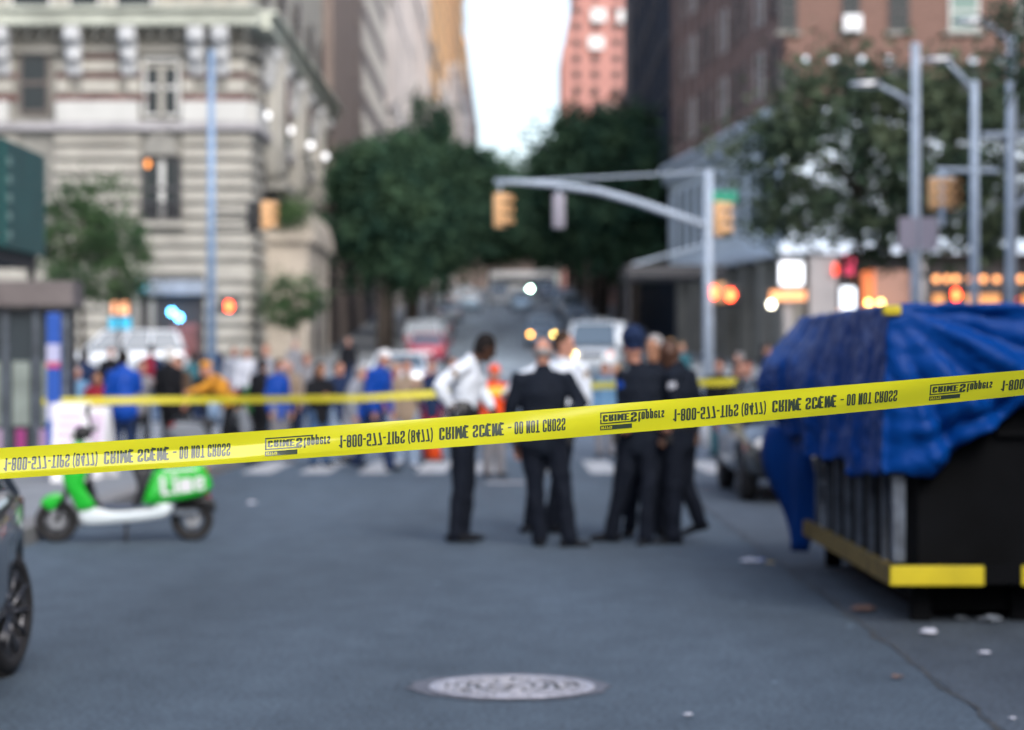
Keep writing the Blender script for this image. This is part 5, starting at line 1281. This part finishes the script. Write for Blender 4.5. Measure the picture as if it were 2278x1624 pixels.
# the avenue and the side street
car('suv', -14.3, 88, R(185), PW, 'white sport utility vehicle seen from the side before the ornate building')
car('suv', 1.75, 142, DN, ('slate', (.28, .38, .50)), 'slate coloured oncoming car with two yellow headlights in the side street', front=(M['hl_o'], M['hl_y']))
car('van', 3.25, 93, R(-96), PW, 'white van with warm headlights behind the officers', front=(M['hl_w'], M['hl_dim']))
car('sedan', -3.75, 108, UP, ('crimson', (.30, .03, .06)), 'dark red car with sky glinting on its rear window, seen from behind', )
car('sedan', -3.15, 68, R(92), PW, 'white roofed car standing behind the man in royal blue')
GP = 'cars parked along the side street'
for i, (k, x, y, yaw, c, lab) in enumerate((
    ('suv', -4.5, 124, UP, PS, 'silver car parked left, just past the dark red one'), ('sedan', -4.6, 133, UP, PK, 'black car parked left, third from the avenue'),
    ('suv', -4.6, 146, UP, PG, 'grey car parked left below the third tree'), ('sedan', -4.6, 158, UP, PK, 'black car parked left, fifth from the avenue'),
    ('suv', -3.5, 200, UP, PB, 'pale blue car high up the street on the left'), ('sedan', -4.6, 180, UP, PS, 'silver car parked left halfway up'),
    ('van', -1.2, 228, DN, PW, 'pale van in the road high up the street'), ('sedan', .8, 205, DN, PB, 'pale blue car in the middle of the road up the hill'),
    ('suv', -5.0, 250, UP, PW, 'white car left, nearly at the top of the hill'), ('suv', 4.4, 108, DN, PG, 'grey car parked right behind the white van'),
    ('sedan', 4.6, 120, DN, PK, 'black car parked right, behind the grey one'), ('suv', 4.6, 131, DN, PS, 'silver car parked right under the first right hand tree'),
    ('suv', -4.6, 215, UP, PW, 'white car parked left just past the high pale blue one'), ('sedan', -4.7, 232, UP, PS, 'silver car parked left below the white one near the top'),
    ('suv', -1.9, 285, DN, PS, 'silver car in the road below the bus, left of centre'), ('sedan', 1.2, 262, DN, PW, 'white car in the road below the bus, right of centre'),
    ('van', 4.4, 290, DN, PB, 'pale blue van right, below the bus'), ('sedan', 4.6, 172, DN, PB, 'pale blue car parked right just below the high one'), ('suv', 4.6, 186, DN, PW, 'white car parked right below the high pale blue one'),
    ('sedan', 4.6, 158, DN, PG, 'grey car parked right halfway up'), ('suv', 4.4, 200, DN, PB, 'pale blue car parked right high up the street'), ('suv', 3.6, 245, DN, PG, 'grey car right, nearly at the top of the hill'))):
    car(k, x, y, yaw, c, lab, group=GP)
car('suv', 3.1, 322, DN, PK, 'far dark car with one bright greenish headlight at the top of the hill', front=(M['hl_g'], M['lens']))
# bus crossing at the top
bus = empty('bus', (1.5, 332, gz(332)), 0, 'white bus crossing at the top of the street below the trees', 'bus')
bm = NB(); box(bm, -4.6, 0, .35, 4.6, 2.5, 3.2, bev=.18); obj('body', bm, M['white'], bus, True)
bm = NB(); box(bm, -4.3, -.02, 1.4, 4.3, .02, 2.3); obj('side_window', bm, M['glass'], bus)
for x in (-3, 3): wheel(bus, x, .12, .45, .45, .28)
tw = empty('brick_house', (-8, 420, gz(420)), 0, 'pale low house closing the side street behind the bus', 'building')
bm = NB(); box(bm, -14, 0, -1, 12, 12, 9.5); obj('wall', bm, M['taupe'], tw)

# ------------------------------------------------------------ green motor scooters
M['lime'] = mat('bright_green_plastic', (.012, .46, .03), .3, coat=.4); M['swhite'] = mat('white_plastic', (.62, .70, .74), .4, coat=.3); M['mat_'] = mat('footboard_rubber', (.07, .09, .13), .7)
M['seatm'] = mat('black_vinyl', (.015, .017, .022), .5)
def scooter(label, loc, yaw, pcol, lettering, group=None):
    t = empty('motor_scooter', loc, yaw, label, 'scooter', group)
    q = lambda zx, zy: ((zx - 1140) * .000813, (1060 - zy) * .000813)
    def pr(name, pts, w, m, bev=.02, parent=t, off=0):
        bm = NB(); prism(bm, [q(*p) for p in pts], off - w / 2, off + w / 2, bev); return obj(name, bm, m, parent, True)
    for zx, nm in ((365, 0), (1860, 1)):
        x = (zx - 1140) * .000813
        h = empty('wheel', (x, 0, .19)); h.parent = t
        bm = NB(); torus(bm, (0, 0, 0), .155, .038, 'y', 40, 12, 1.25); obj('tyre', bm, M['rubber'], h, True)
        bm = NB(); torus(bm, (0, 0, 0), .112, .012, 'y', 32, 8, 2.4); disc(bm, (0, 0, 0), .035, 'y', .09, 18)
        for k in range(3):
            a = 2 * math.pi * k / 3 + .5; tube(bm, [(.02 * math.cos(a), 0, .02 * math.sin(a)), (.112 * math.cos(a), 0, .112 * math.sin(a))], [(.022, .02), (.016, .018)], n=8)
        obj('rim', bm, M['black'], h, True)
        bm = NB(); disc(bm, (.0, -.05, .0), .07, 'y', .006, 28); obj('brake_disc', bm, M['chrome'], h)
    pr('front_fender', [(180, 640), (215, 575), (270, 535), (350, 510), (430, 520), (420, 590), (330, 700), (290, 720), (235, 660)], .13, pcol)
    for s in (-1, 1):
        bm = NB(); tube(bm, [(q(365, 820)[0], s * .075, q(365, 826)[1]), (q(455, 560)[0], s * .07, q(455, 560)[1]), (q(520, 330)[0], s * .03, q(520, 330)[1])], .022, 10); obj('fork', bm, M['black'], t, True)
    bm = NB(); tube(bm, [(q(520, 350)[0], 0, q(520, 350)[1]), (q(640, -140)[0], 0, q(640, -140)[1])], .03, 10); obj('steering_stem', bm, M['black'], t, True)
    pr('leg_shield', [(415, 300), (500, 60), (560, -60), (660, -70), (700, 60), (705, 300), (650, 420), (760, 560), (830, 655), (720, 700), (590, 725), (560, 620), (500, 520), (450, 430)], .34, pcol, .05)
    pr('inner_shield', [(715, 60), (760, 80), (735, 330), (690, 420), (800, 580), (880, 680), (840, 690), (740, 590), (665, 430), (712, 300)], .30, M['seatm'], .008)
    pr('headlamp_cowl', [(545, -150), (590, -230), (700, -230), (760, -170), (740, -90), (600, -70)], .26, M['black'], .03)
    bm = NB(); ball(bm, (q(552, -120)[0], 0, q(552, -120)[1]), (.03, .07, .05)); obj('headlight', bm, M['lens'], t, True)
    bm = NB(); tube(bm, [(q(760, -190)[0] + .03, -.36, q(0, -200)[1]), (q(720, -190)[0], -.1, q(0, -185)[1]), (q(720, -190)[0], .1, q(0, -185)[1]), (q(760, -190)[0] + .03, .36, q(0, -200)[1])], .017, 10); obj('handlebar', bm, M['black'], t, True)
    for s in (-1, 1):
        bm = NB(); y = s * .30; tube(bm, [(q(745, 0)[0], y, q(0, -200)[1]), (q(700, 0)[0], y * 1.15, q(0, -370)[1])], .008, 8); ball(bm, (q(700, 0)[0], y * 1.15, q(0, -410)[1]), (.02, .06, .045)); obj('mirror', bm, M['black'], t, True)
    pr('footboard', [(590, 730), (720, 700), (840, 660), (900, 705), (1040, 715), (1450, 690), (1440, 640), (1560, 620), (1640, 650), (1650, 700), (1560, 790), (1300, 830), (900, 860), (740, 870), (640, 850)], .32, M['swhite'], .035)
    pr('floor_mat', [(865, 640), (1200, 640), (1210, 698), (900, 703)], .28, M['mat_'], .006)
    pr('seat_post', [(1180, 240), (1420, 240), (1360, 420), (1300, 660), (1190, 672), (1200, 600), (1255, 480), (1240, 380)], .28, M['seatm'], .03)
    pr('seat', [(1110, 200), (1150, 140), (1300, 120), (1500, 140), (1800, 110), (1930, 90), (1940, 160), (1800, 225), (1420, 250), (1180, 250)], .27, M['seatm'], .035)
    pr('side_panel', [(1310, 600), (1400, 330), (1450, 245), (1600, 215), (1800, 200), (1975, 190), (2010, 270), (2085, 400), (2070, 480), (2010, 540), (1800, 590), (1600, 620), (1420, 650), (1330, 650)], .36, pcol, .05)
    pr('taillight', [(1985, 210), (2030, 240), (2045, 320), (2015, 275)], .16, M['red_lens'], .005); pr('reflector', [(2010, 545), (2060, 530), (2060, 590), (2020, 600)], .1, M['red_lens'], .005)
    pr('rear_fender', [(1650, 640), (1700, 615), (1990, 560), (2110, 600), (2125, 740), (2060, 720), (1960, 650), (1800, 640), (1690, 700)], .15, M['black'], .02)
    pr('swing_arm', [(1640, 700), (1900, 705), (1900, 790), (1640, 775)], .03, M['rib'], .008, off=-.10)
    bm = NB(); tube(bm, [(q(1130, 850)[0], -.08, q(0, 840)[1]), (q(1130, 850)[0], -.14, .004)], .016, 8); tube(bm, [(q(1130, 850)[0], .08, q(0, 840)[1]), (q(1130, 850)[0], .14, .004)], .016, 8); obj('kickstand', bm, M['black'], t)
    if lettering:
        bm = NB(); qd, wd = text_quads('Lime', t=.17, w=.40, gap=.07); a = q(1520, 545); b = q(2005, 475); hgt = .168
        ux = V(b[0] - a[0], 0, b[1] - a[1]); uz = V(-.02, 0, hgt)
        for i, f in enumerate(qd): bm.faces.new([bm.verts.new(V(a[0], -.188 - .0001 * (i % 5), a[1]) + ux * (v.x / wd) + uz * v.y) for v in f])
        obj('lettering', bm, M['white'], t)
        bm = NB(); box(bm, q(1540, 0)[0], -.1845, q(0, 265)[1], q(1880, 0)[0], -.1835, q(0, 240)[1]); obj('thin_stripe', bm, M['white'], t)
    return t
p = P(285, 1203, 22.0)
scooter('bright green motor scooter parked by the left kerb, white lettering on its side', (p.x, 21.95, 0), R(9), M['lime'], True)
p = P(478, 900, 38.5)
scooter('grey motor scooter parked beyond the green one', (p.x, 38.5, 0), R(205), mat('grey_plastic', (.16, .18, .21), .3, coat=.4), False)

# ------------------------------------------------------------ signals, poles, lamps
M['red_on'] = emitm('red_hand_light', (1, .07, .02), 9); M['visor'] = mat('dark_visor', (.03, .03, .03), .6); M['sg'] = mat('grey_signal_housing', (.27, .26, .31), .6)
def signal_head(parent, loc, yaw, body, on=None):
    h = empty('signal_head', loc, yaw); h.parent = parent
    bm = NB(); box(bm, -.12, -.09, -.33, .12, .09, .33, bev=.03); obj('housing', bm, body, h, True)
    for k in range(3):
        bm = NB(); disc(bm, (0, -.10, .21 - k * .21), .085, 'y', .03, 20); obj('lens', bm, M['visor'], h)
        bm = NB(); z = .21 - k * .21
        vs = []
        for j in range(11):
            a = R(-20 + j * 22); vs.append((bm.verts.new((.095 * math.cos(a), -.09, z + .095 * math.sin(a))), bm.verts.new((.095 * math.cos(a), -.26, z + .095 * math.sin(a)))))
        for A, B in zip(vs, vs[1:]): bm.faces.new((A[0], A[1], B[1], B[0]))
        o = obj('visor', bm, body, h); o.modifiers.new('t', 'SOLIDIFY').thickness = .008
    return h
def walk_head(parent, loc, yaw, lit=True, body=None):
    h = empty('pedestrian_signal', loc, yaw); h.parent = parent
    bm = NB(); box(bm, -.2, -.08, -.2, .2, .10, .2, bev=.03); obj('housing', bm, body or M['visor'], h, True)
    if lit:
        bm = NB()      # the raised hand symbol
        loft(bm, [(0, -.09, -.09), (0, -.09, .0)], [(.055, .008), (.06, .008)], lat=(1, 0, 0), n=10)
        for i, o_ in enumerate((-.045, -.015, .015, .045)): tube(bm, [(o_, -.09, 0), (o_ * 1.15, -.09, .10 + (.02 if i in (1, 2) else 0))], .012, 6)
        tube(bm, [(.05, -.09, -.04), (.10, -.09, .03)], .012, 6); obj('hand_symbol', bm, M['red_on'], h)
    return h
def pole(bm, x, y, z0, z1, r0, r1): tube(bm, [(x, y, z0), (x, y, z0 + (z1 - z0) * .5), (x, y, z1)], [(r0, r0), ((r0 + r1) / 2,) * 2, (r1, r1)], 14)
# mast arm signal
d = 46.0; b = P(1576, 1000, d); mp = empty('traffic_signal_pole', (b.x, d, 0), 0, 'grey traffic signal pole with a long curved mast arm over the road', 'traffic light')
lo = lambda X, Y, dd=d: P(X, Y, dd) - V(b.x, d, 0)
bm = NB(); pole(bm, 0, 0, 0, lo(0, 378).z, .115, .085); obj('pole', bm, M['steel'], mp, True)
bm = NB(); loft(bm, [(0, 0, 0), (0, 0, .35), (0, 0, .75)], [.21, .19, .13], n=12, caps=False); obj('pole_base', bm, mat('pale_pole_base', (.50, .52, .56), .7, var=.2), mp, True)
bm = NB(); pts = [lo(1576, 505), lo(1500, 478), lo(1420, 450), lo(1330, 425), lo(1240, 412), lo(1160, 405), lo(1100, 404)]
tube(bm, pts, [(.085 - i * .006,) * 2 for i in range(7)], 12); obj('mast_arm', bm, M['steel'], mp, True)
bm = NB(); tube(bm, [lo(1112, 405), lo(1112, 425)], .03); tube(bm, [lo(1243, 412), lo(1243, 430)], .03); obj('hanger', bm, M['steel'], mp)
signal_head(mp, lo(1112, 469), R(60), M['yellowsig']); signal_head(mp, lo(1243, 470), R(180), M['sg']); signal_head(mp, lo(1597, 488) + V(.02, 0, 0), R(80), M['yellowsig'])
bm = NB(); a = lo(1610, 437); box(bm, -.26 + a.x, -.02, a.z - .11, a.x + .26, .0, a.z + .11, bev=.004); obj('street_sign', bm, M['green_sign'], mp)
bm = NB(); qd, wd = text_quads('ST', t=.13); 
bm.free()
walk_head(mp, lo(1592, 652), R(-35), True, M['yellowsig']); h = walk_head(mp, lo(1624, 657), R(0), True)
bm = NB(); tube(bm, [lo(1577, 382), lo(1158, 404)], .022, 8); obj('guy_rod', bm, M['steel'], mp)
'''sp = empty('signal_span_pole', (P(1500, 385, 60).x, 60, gz(60)), 0, 'thin second arm reaching out behind the mast arm', 'traffic light')
bm = NB(); q0 = P(1500, 385, 60) - sp.location; q1 = P(1160, 403, 60) - sp.location; tube(bm, [q0, q1], .045, 8); obj('mast_arm', bm, M['steel'], sp)
bm = NB(); pole(bm, q0.x, q0.y, 0, q0.z + .3, .10, .07); obj('pole', bm, M['steel'], sp)
'''
# left lamp pole with signals
d = 55.0; x = P(470, 0, d).x; lp = empty('lamp_pole', (x, d, gz(d)), 0, 'tall pale blue grey pole on the left carrying a signal on a bracket', 'street lamp'); L0 = lp.location.copy()
M['bluesteel'] = mat('blue_grey_steel', (.22, .32, .46), .5, .3, var=.1)
bm = NB(); pole(bm, 0, 0, 0, P(0, 110, d).z - L0.z, .12, .07); obj('pole', bm, M['bluesteel'], lp, True)
bm = NB(); loft(bm, [(0, 0, 0), (0, 0, .4), (0, 0, .8)], [.22, .19, .13], n=12, caps=False); obj('pole_base', bm, M['bluesteel'], lp, True)
bm = NB(); a = P(470, 470, d) - L0; e = P(560, 500, d) - L0; g = P(590, 447, d) - L0; tube(bm, [a, e + V(-.1, 0, .25), g + V(-.1, 0, .05)], .03); tube(bm, [a - V(0, 0, .35), e + V(-.2, 0, -.0), g + V(-.25, 0, -.3)], .025); obj('bracket', bm, M['visor'], lp)
signal_head(lp, P(592, 480, d) - L0, R(75), M['yellowsig']); signal_head(lp, P(563, 480, d) - L0, R(150), M['visor']); walk_head(lp, P(510, 682, d) - L0, R(0), True)
bm = NB(); a = P(470, 682, d) - L0; tube(bm, [(0, 0, a.z), (P(505, 0, d).x - L0.x, 0, a.z)], .03); obj('signal_bracket', bm, M['visor'], lp)
# right lamp poles
def lamp_pole(X, d, Ytop, arm, label, plates=None):
    x = P(X, 0, d).x; t = empty('lamp_pole', (x, d, .14 if d < 41 else gz(d)), 0, label, 'street lamp', 'tall grey lamp poles on the right'); L_ = t.location.copy()
    bm = NB(); pole(bm, 0, 0, 0, P(0, Ytop, d).z - L_.z, .115, .08); obj('pole', bm, M['steel'], t, True)
    bm = NB(); loft(bm, [(0, 0, 0), (0, 0, .4), (0, 0, .8)], [.22, .19, .13], n=12, caps=False); obj('pole_base', bm, M['steel'], t, True)
    if arm:
        bm = NB(); pts = [P(a, b_, d) - L_ for a, b_ in arm]; tube(bm, pts, [(.055 - i * .008,) * 2 for i in range(len(pts))], 10); obj('lamp_arm', bm, M['steel'], t, True)
        bm = NB(); e = pts[-1]; loft(bm, [e + V(.15, 0, .02), e, e + V(-.35, 0, .0)], [(.07, .05), (.13, .08), (.09, .05)], lat=(0, 1, 0), n=12); obj('lamp_head', bm, M['sg'] if False else M['chrome'], t, True)
    return t, L_
t, L_ = lamp_pole(2037, 45, 96, [(2037, 238), (2000, 212), (1960, 192), (1938, 188)], 'tall lamp pole left of the other two, with a pedestrian signal box')
bm = NB(); a = P(2040, 520, 45) - L_; box(bm, a.x - .36, -.16, a.z - .30, a.x - .02, -.13, a.z + .30); box(bm, a.x + .03, -.16, a.z - .30, a.x + .36, -.13, a.z + .30); obj('sign_back', bm, mat('sign_back_metal', (.33, .31, .38), .6, .3), t)
t, L_ = lamp_pole(2168, 52, 180, [(2168, 205), (2135, 165), (2110, 140), (2098, 133)], 'middle lamp pole with a short crossbar')
bm = NB(); tube(bm, [P(2085, 378, 52) - L_, P(2222, 380, 52) - L_], .05, 8); obj('crossbar', bm, M['steel'], t)
signal_head(t, P(2076, 432, 50) - L_, R(70), M['yellowsig']); signal_head(t, P(2116, 432, 50) - L_, R(20), M['yellowsig'])
bm = NB(); tube(bm, [P(2096, 378, 52) - L_, P(2096, 500, 50) - L_], .05, 8); tube(bm, [P(2070, 395, 50.2) - L_, P(2122, 395, 50.2) - L_], .04, 8); obj('signal_bracket', bm, M['steel'], t)
walk_head(t, P(2125, 657, 50) - L_, R(0), True)
t, L_ = lamp_pole(2250, 41.5, 78, [(2250, 95), (2215, 65), (2185, 50), (2176, 48)], 'rightmost lamp pole with a long crossbar and a drooping lamp')
bm = NB(); tube(bm, [P(2188, 302, 41.5) - L_, P(2300, 300, 41.5) - L_], .06, 8); tube(bm, [P(2250, 470, 41.5) - L_, P(2300, 430, 41.5) - L_], .06, 8); obj('crossbar', bm, M['steel'], t)
walk_head(t, P(2250, 668, 46) - L_, R(0), True)

# ------------------------------------------------------------ green hoarding, kiosk, totem, signboards, cone
hd = empty('green_hoarding', (-9.2, 36, .14), 0, 'dark green painted hoarding of a pavement shed at the left edge', 'hoarding'); HL = hd.location.copy()
def hh(name, bm, m):
    for v in bm.verts: v.co -= HL
    return obj(name, bm, m, hd)
M['hg'] = mat('dark_green_plywood', (.009, .062, .058), .6, var=.15, scale=1)
bm = NB(); box(bm, -9.12, 34, 3.7, -9.0, 46.6, 5.62); box(bm, -14, 46.5, 3.7, -9.12, 46.6, 5.6); hh('parapet', bm, M['hg'])
bm = NB(); box(bm, -14, 34.2, 3.45, -9.13, 46.4, 3.68); hh('deck', bm, mat('dark_timber', (.03, .03, .03), .8))
bm = NB()
for i in range(5): box(bm, -8.995, 43.1 + .0, 3.85 + i * .33, -8.98, 43.4, 4.0 + i * .33)
hh('pale_marking', bm, mat('faded_green_paint', (.16, .26, .24), .7))
bm = NB(); box(bm, -8.998, 42.6, 3.7, -8.99, 42.9, 5.6); hh('seam_board', bm, mat('bright_green_board', (.0, .12, .10), .6))
for y in (34.6, 38.5, 42.4, 46.2):
    for x in (-9.25, -13.8): bm = NB(); box(bm, x, y, .14, x + .12, y + .12, 3.45); hh('post', bm, M['visor'])
kk = empty('glass_kiosk', (-10, 34, .14), 0, 'glass walled kiosk with a flat brown roof on the left pavement', 'kiosk'); KL = kk.location.copy()
def kf(name, bm, m):
    for v in bm.verts: v.co -= KL
    return obj(name, bm, m, kk)
KX = P(155, 0, 34).x
bm = NB(); box(bm, -14, 33.8, 2.42, KX + .08, 34.7, 2.78, bev=.02); kf('roof', bm, mat('brown_grey_fascia', (.13, .115, .115), .7, var=.3, scale=1.5))
bm = NB(); box(bm, -14, 34, .14, KX, 34.06, 2.4); kf('glass_front', bm, mat('kiosk_glass', (.045, .06, .07), .12, spec=.6))
for i in range(12): bm = NB(); x = KX - .05 - i * .42; box(bm, x - .035, 33.94, .14, x + .035, 34.0, 2.41); kf('mullion', bm, M['rib'])
M['poster'] = mat('pale_green_panel', (.24, .29, .27), .5, var=.3, scale=3)
for i in range(7): bm = NB(); x = KX - .26 - i * .42; box(bm, x - .12, 33.97, .75, x + .12, 34.0, 1.65); kf('display_panel', bm, M['poster'])
for i, c in enumerate(((.42, .28, .46), (.32, .04, .20), (.40, .30, .45), (.35, .3, .42))): bm = NB(); x = KX - .35 - i * .33; box(bm, x - .07, 33.95, .25, x + .07, 33.965, .70); kf('magazine_stack', bm, mat('magazine_%s' % 'abcd'[i], c, .6))
bm = NB(); box(bm, KX - .06, 34.06, .14, KX, 34.5, 2.4); kf('side_wall', bm, M['visor'])
tt = P(120, 0, 32.5).x; to = empty('information_totem', (tt, 32.5, .14), 0, 'narrow blue information totem beside the kiosk', 'totem')
bm = NB(); box(bm, -.095, -.05, 0, .095, .05, 2.16, bev=.02); obj('panel', bm, mat('cobalt_panel', (.02, .09, .42), .4), to)
bm = NB(); box(bm, -.09, -.056, 1.5, .09, -.051, 1.74); box(bm, -.09, -.056, .72, .09, -.051, .95); obj('white_band', bm, mat('pale_violet_print', (.45, .47, .68), .5), to)
bm = NB(); box(bm, -.09, -.057, 1.42, .09, -.0565, 1.50); obj('red_band', bm, mat('red_print', (.5, .06, .14), .5), to)
def board(X, d, w, h, label, yaw):
    t = empty('sandwich_board', (P(X, 0, d).x, d, .14), yaw, label, 'signboard', 'white signboards at the kerb')
    for s in (-1, 1):
        bm = NB(); vs = [(-w / 2, s * .30, 0), (w / 2, s * .30, 0), (w / 2, s * .03, h), (-w / 2, s * .03, h)]
        f = bm.faces.new([bm.verts.new(v) for v in vs]); o = obj('board', bm, mat('white_board', (.74, .76, .80), .5) if not bpy.data.materials.get('white_board') else bpy.data.materials['white_board'], t); o.modifiers.new('t', 'SOLIDIFY').thickness = .02
    bm = NB(); mg = bpy.data.materials.get('magenta_writing') or mat('magenta_writing', (.66, .30, .66), .6)
    rn = random.Random(int(X))
    for k in range(6):     # handwritten looking magenta strokes
        z = h * (.84 - k * .12); pts = []; n = 14
        for i in range(n): u = i / (n - 1); zz = z + .022 * math.sin(i * 2.4 + k); pts.append(V(-w * .38 + w * .72 * u * rn.uniform(.96, 1), -(.03 + .27 * (1 - zz / h)) - .026, zz))
        tube(bm, pts, .011, 5)
    obj('writing', bm, mg, t)
board(160, 30.5, .46, .98, 'wide white signboard with magenta writing, left one of two', R(4)); board(224, 31.3, .24, .92, 'narrow white signboard right of the wide one', R(-12))
cn_ = empty('traffic_cone', (P(965, 0, 40).x, 40, 0), 0, 'orange traffic cone beyond the leaning officer', 'cone')
bm = NB(); loft(bm, [(0, 0, .04), (0, 0, .7)], [.15, .03], n=20, caps=False); obj('cone_body', bm, CL['vest'], cn_, True); bm = NB(); box(bm, -.2, -.2, 0, .2, .2, .04, bev=.01); obj('cone_base', bm, M['black'], cn_)
for i in range(2):
    bm = NB(); z = .28 + i * .2; r = .15 - .12 * (z - .04) / .66; loft(bm, [(0, 0, z), (0, 0, z + .1)], [r + .004, r - .018 + .004], n=20, caps=False); obj('reflective_band', bm, M['white'], cn_)
for w in WU.values(): bpy.data.objects.remove(w)
